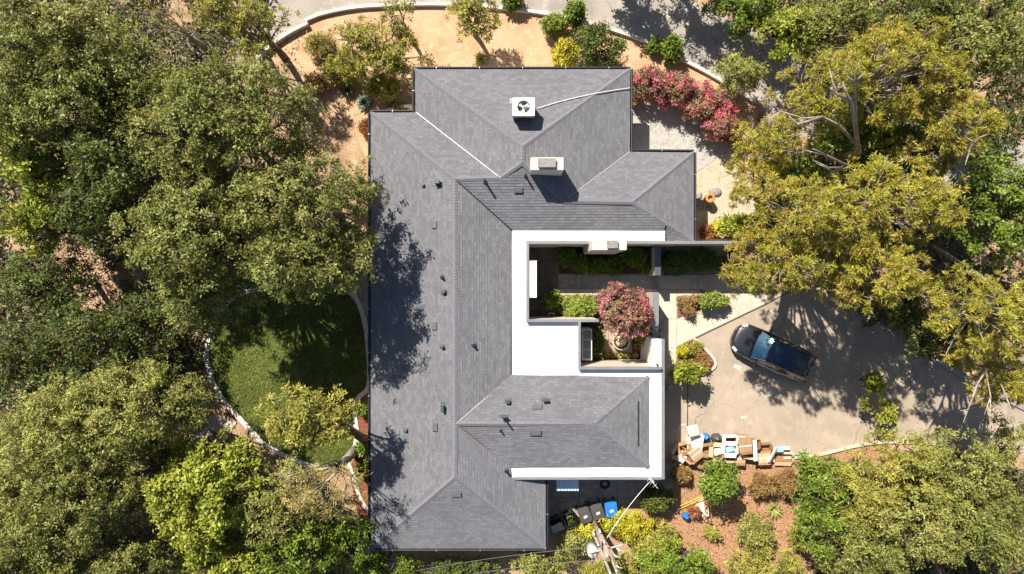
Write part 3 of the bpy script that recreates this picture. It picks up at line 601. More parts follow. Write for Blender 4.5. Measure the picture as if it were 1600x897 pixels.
for r_ in (.12, .2, .28): g.tube([(math.cos(a) * r_, math.sin(a) * r_, zt + .03) for a in [i * math.pi / 12 for i in range(25)]], .005, 4)
for k in range(8): g.tube([(0, 0, zt + .03), (math.cos(k * math.pi / 4) * .31, math.sin(k * math.pi / 4) * .31, zt + .025)], .005, 4)
g.build('fan_guard', M['steel'], ac)
MB().box((0, -dp - .005, zt * .4), (.3, .02, .2)).build('access_panel', M['vent_blue'], ac); MB().box((-hw - .07, dp - .15, zt - .12), (.14, .26, .16)).build('junction_box', M['steel'], ac)
for sx in (-1, 1): MB().box((sx * (hw - .1), 0, .02), (.08, 2 * dp + .06, .16)).build('mounting_rail', M['steel'], ac)

# ---------------------------------------------------------------- courtyard
court = sheet('courtyard_paving', [(820, 378), (1035, 378), (1035, 582), (820, 582)], M['greycon'], .008)
rr = random.Random(5)
for i in range(2):
    for j in range(6):
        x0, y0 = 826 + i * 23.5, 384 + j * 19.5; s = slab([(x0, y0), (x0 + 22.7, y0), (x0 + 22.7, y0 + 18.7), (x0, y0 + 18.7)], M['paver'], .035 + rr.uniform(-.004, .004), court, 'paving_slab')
for i in range(4):
    x0 = 874 + i * 37; slab([(x0, 429), (x0 + 36.3, 429), (x0 + 36.3, 451), (x0, 451)], M['greycon'], .035, court, 'paving_slab')
for i in range(8):
    x0 = 864 + i * 20.6; slab([(x0, 452), (x0 + 20, 452), (x0 + 20, 460.5), (x0, 460.5)], M['concrete'], .05, court, 'sunlit_tone_slab')  # paler concrete paints the sunlit strip along the courtyard path
for i in range(3):
    for j in range(2):
        x0, y0 = 933 + i * 18, 515 + j * 17.5; slab([(x0, y0), (x0 + 17.5, y0), (x0 + 17.5, y0 + 17), (x0, y0 + 17)], M['tan'], .035, court, 'paving_slab')
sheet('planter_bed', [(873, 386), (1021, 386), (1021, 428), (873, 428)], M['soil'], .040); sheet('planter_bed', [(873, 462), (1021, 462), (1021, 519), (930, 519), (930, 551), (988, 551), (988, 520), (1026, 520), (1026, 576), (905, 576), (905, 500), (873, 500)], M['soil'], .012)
# door canopy, glazed bay, garden walls
can = rect_bar('door_canopy', 826.5, 408, 838.5, 465, 3.3, 3.68, M['white_paint'], zp=3.68); rect_bar('canopy_trim', 826.5, 406.6, 839.5, 408, 3.28, 3.69, M['coping'], zp=3.68, parent=can)
bay = rect_bar('bay_window', 909.5, 514, 925, 563, .3, 2.35, M['white_paint'], zp=2.35)
for j in range(3): rect_bar('pane', 911.5, 516.5 + j * 15.2, 923.5, 530 + j * 15.2, 2.352, 2.38, M['glassblue'], parent=bay)
gw = rect_bar('garden_wall', 1021, 457, 1029, 530, 0, 2.0, M['stucco'], parent=None); tag(gw, 'low stucco wall beside the pink tree facing the pale walkway', 'wall'); rect_bar('coping', 1020.5, 456.5, 1029.5, 529, 2.003, 2.06, M['coping'], zp=2.06, parent=gw)
gw = rect_bar('garden_wall', 1023.5, 386, 1032, 430, 0, 1.9, M['stucco'], parent=None); tag(gw, 'short dark blue topped wall between the fern bed and the clipped bushes', 'wall'); rect_bar('coping', 1023, 385.5, 1032.6, 430.4, 1.903, 1.95, M['vent_blue'], zp=1.95, parent=gw)
rect_bar('wall', 1020.5, 530.2, 1033, 572.8, 0, 3.14, M['white_paint'], zp=3.45)
rect_bar('downpipe', 1026, 569, 1029, 571.5, 3.45, 3.6, M['black'])
# fountain: stone spiral basin
ft = empty('fountain', P(970, 533, 0), 0, 'round spiral stone fountain standing on the tan courtyard paving', 'fountain')
MB().lathe((0, 0, .03), [(.50, 0), (.52, .25), (.44, .25), (.42, .08), (0.01, .07)], 28).build('basin', M['chim'], ft, True)
MB().lathe((0, 0, .09), [(.42, 0), (.42, .03), (.01, .03)], 24).build('water', M['soil'], ft)
MB().tube([(math.cos(a) * .47, math.sin(a) * .47, .30) for a in [i * math.pi / 14 for i in range(29)]], .045, 6).build('basin_rim', M['concrete'], ft, True)
MB().tube([(math.cos(a) * (.33 - a * .016), math.sin(a) * (.33 - a * .016), .24) for a in [i * .3 for i in range(48)]], .045, 6).build('spiral_rim', M['concrete'], ft, True)
MB().lathe((0, 0, .1), [(.09, 0), (.07, .16), (.02, .2)], 12).build('spout', M['stone'], ft, True)
bx_ = empty('drain_box', P(861.5, 493, 0), 0, 'small square metal frame on the shaded courtyard slabs', 'drain')
for sx, sy, dx, dy in ((0, .13, .34, .04), (0, -.13, .34, .04), (.15, 0, .04, .22), (-.15, 0, .04, .22)): MB().box((sx, sy, .09), (dx, dy, .10)).build('frame_bar', M['steel'], bx_)

# ---------------------------------------------------------------- courtyard and garden plants
for i, (x, y, r, h, lb) in enumerate(((885, 402, 14, 1.1, 'fern clump at the left end of the shaded courtyard bed'), (905, 413, 13, .9, 'low fern left of the courtyard chimney'), (930, 416, 12, .7, 'fern in front of the courtyard chimney at its left side'), (958, 416, 13, .8, 'fern directly below the courtyard chimney'), (992, 402, 16, 1.3, 'tallest fern clump, right of the courtyard chimney'), (1010, 416, 9, .7, 'small fern at the right end of the shaded bed'))):
    shrub('fern', x, y, r, r * .8, h, lb, 'fern', 'fern', group='ferns in the shaded courtyard bed', bark='bark')
shrub('hedge', 905, 480, 30, 19, 1.1, 'bright yellow green clipped hedge inside the courtyard', 'hedge', 'hedge', rl=.34, dens=1.1, gap=.6)
shrub('green', 862, 468, 10, 9, .8, 'small dark potted bush beside the white door canopy')
tree('mauve', 972, 490, 47, 45, 4.6, 'pink flowering crape myrtle tree in the small courtyard', rl=.5, depth=1.2, dens=.75, name='crape_myrtle', gap=.8)
shrub('green', 1012, 515, 13, 22, 1.5, 'leafy green bush under the right side of the pink flowering tree')
for i, x in enumerate((950, 960, 972, 984, 997, 1012)):
    rosette(x * .935 + 60, 555, 6, .25, (.50, .42, .05) if i in (0, 1, 4) else (.36, .33, .05), ('leftmost', 'second', 'third', 'fourth', 'fifth', 'rightmost')[i] + ' of the yellow succulents along the courtyard wall below the fountain', 14, 'succulent', wd=.22, group='yellow succulents below the fountain')
for i, (x, y) in enumerate(((995, 528), (996, 541))): rosette(x, y, 7, .3, (.45, .24, .06), ('upper', 'lower')[i] + ' orange succulent right of the tan courtyard paving', 14, 'succulent', wd=.25)
shrub('dark', 932, 540, 6, 24, 1.1, 'narrow dark hedge beside the glazed bay in the courtyard', 'hedge', 'hedge')
shrub('box', 1108, 405, 38, 17, 1.7, 'smooth oval clipped green bush behind the grey topped wall', 'topiary', 'bush', rl=.62, gap=.5, dens=.8)
shrub('box', 1058, 410, 24, 17, 1.2, 'dark clipped bush in the shade right of the blue topped wall', 'topiary', 'bush', rl=.5, gap=.5, dens=.8)
shrub('hedge', 1114, 469, 24, 12, 1.0, 'lime green rounded shrub beside the triangular red bed')
for i, (x, y, r) in enumerate(((1070, 474, 9), (1083, 470, 9), (1076, 485, 8))): shrub('rust', x, y, r, r, .5, ('left', 'right', 'lower')[i] + ' tan grassy tuft in the triangular red bed', 'grass_tuft', 'plant')
for i, (x, y, r, k, lb) in enumerate(((1068, 549, 8, 'yellow', 'small yellow succulent mound at the top of the kerbed bed'), (1086, 545, 8, 'olive', 'olive coloured cushion plant in the kerbed bed'), (1100, 570, 9, 'rust', 'orange brown plant in the rounded corner of the kerbed bed'), (1094, 556, 6, 'red', 'reddish plant in the middle of the kerbed bed'))):
    shrub(k, x, y, r, r, .4, lb, 'ground_plant', 'plant')
tree('lime', 1072, 580, 22, 16, 2.2, 'small loose yellow green palm like bush in the kerbed bed by the driveway', rl=.2, depth=.6, dens=.5, gap=1.5, name='bush', cat='bush')
# bougainvillea and upper garden
for i, (x, y, rx, ry, lb) in enumerate(((1008, 130, 34, 25, 'pink bougainvillea clump nearest the roof corner'), (1050, 140, 38, 30, 'green and pink bougainvillea mass above the gravel pad'), (1092, 158, 36, 32, 'pink bougainvillea in the middle of the row by the white kerb'), (1124, 188, 30, 30, 'dusty pink bougainvillea near the round grey green bush'))):
    shrub('pink', x, y, rx, ry, 1.9, lb, 'bougainvillea', 'bush', rl=.4, dens=.8, group='bougainvilleas above the gravel pad')
shrub('rust', 1143, 205, 18, 18, 1.4, 'orange leaved bush at the lower end of the bougainvillea row')
shrub('sage', 1154, 114, 37, 34, 2.6, 'round grey green bush between the white kerb and the road', 'round_bush', 'bush', rl=.5)
shrub('dark', 933, 74, 40, 38, 2.6, 'large dense grey green bush touching the top of the grey roof', 'round_bush', 'bush', rl=.55)
shrub('yellow', 885, 84, 21, 24, 1.4, 'yellow green shrub left of the dense bush above the roof')
shrub('hedge', 866, 38, 20, 14, 1.2, 'bright lime shrub against the white kerb'); shrub('green', 898, 22, 13, 15, 1.6, 'small green sapling on the white kerb beside the lime shrub')
shrub('green', 1049, 78, 13, 18, 1.3, 'small dark green bush leaning over the white kerb'); shrub('green', 1022, 73, 7, 7, .6, 'tiny green plant at the white kerb')
tree('olive', 588, 75, 72, 48, 3.6, 'wide olive yellow shrub tree on the sandy slope above the roof', rl=.6, depth=1.3, dens=.8, name='shrub_tree')
tree('olive', 738, 22, 42, 38, 4.0, 'yellow green small tree with a dark shadow on the sandy slope', rl=.55, depth=1.2, dens=.8, gap=1.0, name='small_tree')
tree('sage', 622, 18, 26, 26, 4.0, 'thin grey green small tree at the top kerb', rl=.5, depth=1.0, dens=.6, name='small_tree', gap=1.1)
rosette(571, 162, 16, .5, (.13, .2, .15), 'blue green agave on the sandy slope left of the roof', 30, wd=.16); rosette(545, 143, 14, .6, (.14, .16, .07), 'olive spiky plant left of the blue green agave', 34, 'spiky_plant', wd=.07)
rosette(752, 94, 16, .45, (.30, .28, .06), 'low yellow spiky plant on open sand above the roof', 30, 'spiky_plant', wd=.07)
shrub('rust', 622, 169, 14, 7, .7, 'orange brown shrub in the notch of the roof edge'); shrub('red', 572, 200, 12, 14, .7, 'reddish plant beside the left roof corner')
shrub('olive', 530, 108, 30, 22, 1.2, 'scrubby olive plants on the sand by the wide shrub tree', dens=.6); shrub('twig', 500, 70, 22, 16, 1.0, 'dry brown scrub near the white kerb', dens=.6)
shrub('olive', 600, 135, 26, 20, 1.5, 'low olive bush touching the left side of the upper roof', dens=.7)
shrub('rust', 495, 130, 20, 14, .8, 'brownish low scrub beneath the tall grey green oak', dens=.6); shrub('green', 800, 2, 14, 10, .8, 'small green weed at the top edge of the road')
kerb('garden_wall', [(598, 175), (625, 166), (648, 164)], .14, .7, M['kerbwhite'], kind=None); bpy.data.objects['garden_wall.002']['label'] = 'short white angled garden wall beside the left roof corner'; bpy.data.objects['garden_wall.002']['category'] = 'wall'
# ---------------------------------------------------------------- lower garden
tree('green', 1120, 750, 32, 29, 3.0, 'round bright green small tree below the pile of cardboard boxes', rl=.42, depth=1.0, dens=1.0, name='small_tree')
for (x, y, rx, ry, h, k, lb) in ((1190, 757, 20, 17, 1.1, 'rust', 'orange brown dry bush below the cardboard boxes'), (1230, 752, 20, 22, 1.2, 'rust', 'tan dry bush between the boxes and the green hedge'), (1062, 740, 16, 12, .8, 'rust', 'small brown bush at the left end of the cardboard boxes'),
    (1180, 832, 27, 26, 1.6, 'sage', 'round grey green bush on red brown mulch'), (1112, 833, 8, 7, .5, 'olive', 'tiny olive tuft on the mulch'), (1250, 840, 16, 14, 1.0, 'olive', 'low yellow green bush beside the hedge trees on the mulch'),
    (1085, 800, 8, 8, .6, 'red', 'small red brown plant near the tripod'), (1027, 778, 22, 16, 1.3, 'dark', 'dark shaded bush at the corner of the white roof')): shrub(k, x, y, rx, ry, h, lb)
rosette(1207, 795, 16, .5, (.34, .34, .10), 'star shaped yellow green agave in the lower garden', 28, wd=.11)
for i, (x, y, rx, ry, k, h, lb) in enumerate(((918, 832, 34, 15, 'yellow', .9, 'yellow bush in front of the grey wheeled bins'), (978, 820, 40, 26, 'yellow', 1.3, 'large bright yellow bush right of the blue bin'), (1012, 858, 30, 22, 'olive', 1.5, 'olive bush right of the utility pole'), (893, 850, 22, 20, 'sage', 1.6, 'grey green bush between the roof corner and the pole'),
    (1035, 845, 26, 34, 'olive', 1.4, 'dry yellow green bush on the edge of the mulch'))): shrub(k, x, y, rx, ry, h, lb, rl=.42)

# ---------------------------------------------------------------- trees
G = 'trees crowding round the house'
T_ = [
 # kind px py rx ry ztop label rl kw
 ('oak', 330, 170, 165, 125, 10.5, 'large grey green oak crown left of the upper roof, its upper part reaching the road', 1.15, {}),
 ('oak', 450, 330, 142, 118, 9.8, 'tall oak leaning over the left roof edge above the lawn', 1.1, {'base': (470, 350)}),
 ('oak', 455, 415, 105, 50, 10.6, 'low oak crown hanging over the top edge of the round lawn', .9, {'base': (430, 400)}),
 ('oak', 283, 375, 112, 145, 10.4, 'grey green oak left of the lawn circle reaching the kerb', 1.05, {}),
 ('oak', 85, 110, 140, 130, 9.5, 'grey green oak in the upper left corner', 1.15, {}),
 ('oak', 60, 30, 110, 60, 8.5, 'oak crown cut off by the top left corner of the frame', 1.1, {}),
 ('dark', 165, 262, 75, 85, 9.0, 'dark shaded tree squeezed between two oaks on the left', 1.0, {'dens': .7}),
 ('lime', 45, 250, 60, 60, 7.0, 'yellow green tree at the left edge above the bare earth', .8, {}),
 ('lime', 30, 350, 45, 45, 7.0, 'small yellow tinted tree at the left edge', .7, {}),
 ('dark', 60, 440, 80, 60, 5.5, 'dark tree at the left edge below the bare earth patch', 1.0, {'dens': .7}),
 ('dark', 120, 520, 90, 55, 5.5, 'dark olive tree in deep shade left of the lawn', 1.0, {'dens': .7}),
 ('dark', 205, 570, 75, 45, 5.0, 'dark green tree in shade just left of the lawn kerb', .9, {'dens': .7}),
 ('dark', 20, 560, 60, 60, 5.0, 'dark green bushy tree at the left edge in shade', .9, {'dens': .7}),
 ('sage', 178, 645, 122, 85, 8.5, 'pale sage crown left of the concrete pad', 1.0, {}),
 ('sage', 70, 690, 110, 95, 8.5, 'pale sage tree at the left edge of the lower woods', 1.05, {}),
 ('oak', 120, 790, 110, 80, 8.0, 'grey green tree in the lower left woods', 1.0, {}),
 ('oak', 30, 870, 110, 90, 8.5, 'grey green tree in the bottom left corner', 1.0, {}),
 ('oak', 185, 890, 80, 50, 7.0, 'grey green crown cut by the bottom edge left of the bright green tree', .9, {}),
 ('lime', 310, 790, 110, 95, 8.0, 'bright yellow green broad tree in the lower left', .8, {}),
 ('sage', 425, 790, 75, 75, 7.0, 'pale olive tree between the bright green tree and the lawn kerb', .8, {}),
 ('twig', 495, 765, 75, 52, 8.3, 'brownish twiggy tree over the lower lawn kerb', .7, {'dens': .8, 'gap': 1.12, 'bark': 'palebark', 'depth': 1.6}),
 ('olive', 482, 652, 80, 52, 8.2, 'thin olive tree spreading over the bottom of the lawn', .65, {'dens': 1.0, 'gap': .85, 'base': (575, 690), 'depth': 1.6}),
 ('green', 455, 860, 75, 60, 6.5, 'mid green tree near the bottom edge left of the roof corner', .8, {}),
 ('green', 540, 850, 48, 45, 4.5, 'green bushy tree at the lower left roof corner', .7, {}),
 ('lime', 350, 890, 90, 40, 6.5, 'yellow green crown along the bottom edge', .8, {}),
 ('twig', 255, 25, 60, 45, 6.0, 'bare brownish tree at the top edge left of the road', .8, {'dens': .5, 'gap': 1.1, 'bark': 'palebark'}),
 ('olive', 390, 35, 65, 55, 6.0, 'yellow olive tree at the top edge near the start of the kerb', .7, {'dens': .6, 'gap': 1.1}),
 ('olive', 345, 15, 60, 40, 6.0, 'olive tree at the top edge between the oaks and the road', .8, {'dens': .7}),
 ('oak', 25, 185, 75, 62, 8.0, 'grey green crown at the left edge between the corner oaks and the yellow green tree', 1.0, {}),
 ('oak', 165, 150, 62, 80, 8.2, 'grey green crown wedged between the corner oak and the large oak by the road', .95, {}),
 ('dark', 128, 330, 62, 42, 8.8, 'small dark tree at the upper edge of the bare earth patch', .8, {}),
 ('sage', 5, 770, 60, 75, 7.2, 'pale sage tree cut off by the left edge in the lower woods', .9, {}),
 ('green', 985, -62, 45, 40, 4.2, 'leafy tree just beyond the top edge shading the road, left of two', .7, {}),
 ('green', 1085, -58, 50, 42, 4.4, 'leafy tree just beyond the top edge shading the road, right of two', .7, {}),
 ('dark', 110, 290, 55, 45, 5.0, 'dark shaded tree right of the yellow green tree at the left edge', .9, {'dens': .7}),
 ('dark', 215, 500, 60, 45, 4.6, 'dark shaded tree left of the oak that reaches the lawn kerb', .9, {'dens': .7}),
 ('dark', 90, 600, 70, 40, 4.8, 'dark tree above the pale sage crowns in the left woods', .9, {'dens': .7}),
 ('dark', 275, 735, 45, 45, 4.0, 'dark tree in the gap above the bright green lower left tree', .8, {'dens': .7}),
 # right side
 ('gold', 1300, 130, 75, 75, 9.5, 'golden tipped tree right of the road bend', .62, {'gap': 1.05, 'bark': 'palebark'}),
 ('gold', 1440, 90, 115, 90, 10.0, 'large golden tipped tree near the top right', .68, {'gap': 1.12, 'bark': 'palebark'}),
 ('gold', 1215, 215, 48, 45, 8.0, 'golden tipped tree end hanging over the road', .6, {'base': (1205, 228), 'gap': 1.05, 'bark': 'palebark'}),
 ('gold', 1190, 265, 42, 42, 7.0, 'brownish golden crown beside the stone patio', .6, {'base': (1185, 262), 'gap': 1.12, 'bark': 'palebark'}),
 ('gold', 1290, 335, 135, 85, 10.5, 'broad golden olive crown right of the stone patio', .68, {'base': (1225, 325), 'gap': 1.055, 'bark': 'palebark'}),
 ('gold', 1228, 413, 105, 55, 9.8, 'golden olive crown hanging above the walkway and parking area', .66, {'base': (1235, 400), 'gap': 1.055, 'bark': 'palebark'}),
 ('gold', 1430, 310, 110, 85, 10.5, 'golden tipped crown in the middle of the right woods', .68, {'gap': 1.12, 'bark': 'palebark'}),
 ('gold', 1395, 425, 98, 60, 10.6, 'golden olive crown above the driveway kerb', .68, {'base': (1350, 440), 'gap': 1.12, 'bark': 'palebark'}),
 ('gold', 1500, 190, 80, 70, 9.0, 'golden green tree in the upper right woods', .7, {'gap': 1.12, 'bark': 'palebark'}),
 ('green', 1345, 190, 80, 70, 5.0, 'dark green undergrowth tree below the bare pale trunk', .9, {'dens': .8}),
 ('green', 1250, 290, 70, 60, 4.0, 'green undergrowth beside the bare branches right of the patio', .8, {'dens': .8}),
 ('green', 1430, 220, 80, 70, 6.0, 'dark green tree beneath the golden crowns', .9, {'dens': .8}),
 ('green', 1570, 320, 60, 90, 6.5, 'bright green broad leaved tree at the right edge', .8, {}),
 ('lime', 1245, 48, 58, 42, 4.0, 'yellow green leafy tree beside the road at the top', .7, {}),
 ('green', 1170, 14, 60, 34, 3.2, 'dark green tree at the top edge above the road', .8, {}),
 ('oak', 1330, 25, 80, 45, 6.5, 'olive grey tree at the top edge right of the yellow green tree', .9, {}),
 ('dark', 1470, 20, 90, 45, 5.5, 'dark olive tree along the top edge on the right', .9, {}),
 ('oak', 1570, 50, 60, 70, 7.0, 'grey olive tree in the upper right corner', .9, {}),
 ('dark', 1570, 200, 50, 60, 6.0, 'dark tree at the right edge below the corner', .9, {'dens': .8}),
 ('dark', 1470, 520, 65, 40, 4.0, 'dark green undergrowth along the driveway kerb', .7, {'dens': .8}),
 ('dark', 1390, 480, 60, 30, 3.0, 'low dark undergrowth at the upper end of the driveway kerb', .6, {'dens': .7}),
 ('gold', 1572, 490, 68, 78, 10.6, 'pale golden tree at the right edge beside the driveway', .62, {'base': (1545, 470), 'gap': 1.12, 'bark': 'palebark'}),
 ('gold', 1580, 590, 60, 50, 8.5, 'golden tree with bare pale branches over the end of the driveway', .62, {'base': (1600, 560), 'gap': 1.05, 'bark': 'palebark'}),
 ('green', 1290, 760, 50, 45, 4.0, 'bright green tree at the right edge of the mulch garden', .6, {}),
 ('green', 1310, 825, 60, 45, 4.5, 'mid green tree above the bottom edge of the mulch garden', .7, {}),
 ('olive', 1360, 775, 60, 65, 5.5, 'olive tree left of the tall pale crowns in the lower right', .75, {}),
 ('olive', 1428, 735, 52, 48, 6.5, 'olive tree with a pointed top just below the driveway', .75, {'base': (1400, 745)}),
 ('sage', 1510, 730, 75, 60, 6.5, 'pale sage tree below the right end of the driveway', .85, {'base': (1470, 750)}),
 ('sage', 1460, 830, 90, 70, 7.0, 'pale sage crown in the lower right woods', .9, {}),
 ('oak', 1560, 820, 80, 80, 7.5, 'grey olive crown in the bottom right corner', .95, {}),
 ('oak', 1370, 875, 80, 45, 6.0, 'grey olive crown on the bottom edge right of the mulch', .85, {}),
 ('sage', 1580, 690, 50, 45, 5.5, 'sage green tree at the right edge over the end of the driveway', .8, {'base': (1560, 745), 'dens': .8}),
 ('olive', 1200, 890, 70, 30, 3.0, 'low olive bushes on the bottom edge below the grey green bush', .6, {}),
 ('olive', 945, 893, 40, 18, 1.4, 'low olive bush at the bottom edge under the utility pole', .5, {}),
 ('green', 1060, 885, 60, 30, 3.5, 'green tree at the bottom edge right of the utility pole', .6, {}),
 ('olive', 1000, 895, 50, 25, 3.0, 'olive bush at the bottom edge beside the pole', .6, {}),
 ('sage', 840, 885, 50, 25, 3.5, 'pale green tree at the bottom edge below the roof', .6, {}),
 ('dark', 700, 892, 90, 18, 2.2, 'dark hedge in the shade below the roof', .5, {'dens': .7}),
 ('green', 600, 885, 50, 22, 3.0, 'green bush at the bottom edge below the roof corner', .6, {}),
]
for k, px, py, rx, ry, zt_, lb, rl, kw in T_: tree(k, px, py, rx, ry, zt_, lb, rl=rl, **kw)
for x, y, r, lb in ((568, 640, 7, 'small green plant beside the ring kerb next to the roof'), (568, 700, 9, 'round dark green bush in the red bed left of the roof'), (567, 735, 10, 'lower dark green bush in the red bed left of the roof')): shrub('fern', x, y, r, r, .8, lb)
tree('lime', 1370, 645, 27, 25, 1.9, 'thin bright green sapling standing out against the shaded driveway', rl=.2, depth=.5, dens=.4, gap=2.6, name='sapling', bark='palebark', droplobe=.3)
tree('lime', 1353, 595, 13, 11, 1.6, 'tiny green sapling on the driveway above the larger sapling', rl=.15, depth=.3, dens=.4, gap=1.8, name='sapling')

# ---------------------------------------------------------------- woodland ground cover (nobody could count it)
def scatter(name, polys, n, L, pal, zmax, holes=(), seed=1):
    rng = np.random.default_rng(seed); out = []
    def inside(x, y, p):
        c = np.zeros(len(x), bool); j = len(p) - 1
        for i in range(len(p)):
            xi, yi = p[i]; xj, yj = p[j]; c ^= ((yi > y) != (yj > y)) & (x < (xj - xi) * (y - yi) / (yj - yi + 1e-9) + xi); j = i
        return c
    xs = []; ys = []
    for p in polys:
        a = np.array(p); x = rng.uniform(a[:, 0].min(), a[:, 0].max(), n); y = rng.uniform(a[:, 1].min(), a[:, 1].max(), n); k = inside(x, y, p)
        for h in holes: k &= ~inside(x, y, h)
        cl = np.array([noise.noise(Vector((u * .02, v * .02, seed))) for u, v in zip(x, y)]); k &= cl > -.3; xs.append(x[k]); ys.append(y[k])
    x = np.concatenate(xs); y = np.concatenate(ys); N = len(x); z = rng.uniform(.02, zmax, N) ** 1.5; f = S
    Pb = np.stack([(x - 800) * f, (448.5 - y) * f, z], 1); D = unit(rng.normal(size=(N, 3)) * [1, 1, .4] + [0, 0, .3]); face = np.tile([0, 0, .8], (N, 1))
    pal = np.array(pal); col = pal[rng.integers(len(pal), size=N)] * rng.uniform(.7, 1.3, (N, 1)); Ls = L * rng.uniform(.6, 1.4, N)
    V, F, c = leaf_geo(Pb, D, Ls, Ls * .4, col, rng, face); o = mesh_fast(name, V, F, c, M['leaf']); tag(o, kind='stuff'); return o
bare = [[(75, 370), (135, 375), (190, 440), (200, 480), (120, 470), (95, 420)], [(255, 755), (290, 790), (200, 830), (190, 800)]]
lawnp = rs
a = scatter('undergrowth', [[(-60, -40), (420, -40), (420, 60), (330, 120), (400, 420), (330, 520), (310, 640), (380, 740), (540, 860), (540, 940), (-60, 940)]], 76000, .30, [(.06, .09, .03), (.09, .12, .035), (.12, .12, .05), (.10, .07, .04)], .9, bare + [lawnp], 4)
tag(a, 'low dark leafy undergrowth on the earth beneath the left woods', 'undergrowth')
a = scatter('undergrowth', [[(1180, 180), (1260, 225), (1600, 340), (1700, 340), (1700, 640), (1530, 590), (1420, 525), (1300, 450), (1220, 440), (1180, 400)], [(1100, -40), (1700, -40), (1700, 230), (1560, 200), (1400, 150), (1270, 85), (1110, 5)], [(1260, 730), (1480, 705), (1700, 760), (1700, 940), (1270, 940)]], 26000, .28, [(.06, .09, .03), (.09, .12, .035), (.20, .10, .05), (.12, .12, .05)], .6, (), 5)
tag(a, 'low leafy undergrowth beneath the right woods beside the driveway', 'undergrowth')
a = scatter('leaf_litter', [[(1040, 720), (1260, 720), (1300, 900), (1060, 900)], [(440, 60), (640, 20), (640, 140), (560, 210), (480, 180)], [(70, 370), (200, 380), (210, 480), (80, 480)], [(830, 25), (980, 60), (980, 105), (900, 105)]], 2600, .13, [(.45, .30, .19), (.20, .11, .06), (.55, .42, .30), (.13, .08, .05)], .05, (), 6)
tag(a, 'scattered dry leaves and bark on the bare garden earth', 'leaf litter')
a = scatter('grass', [lawnp], 26000, .10, [(.12, .15, .016), (.18, .20, .025), (.09, .12, .016), (.26, .22, .06)], .11, (), 7)
a.location.z = .02; tag(a, 'mown green grass filling the round lawn inside the pale kerb', 'grass')

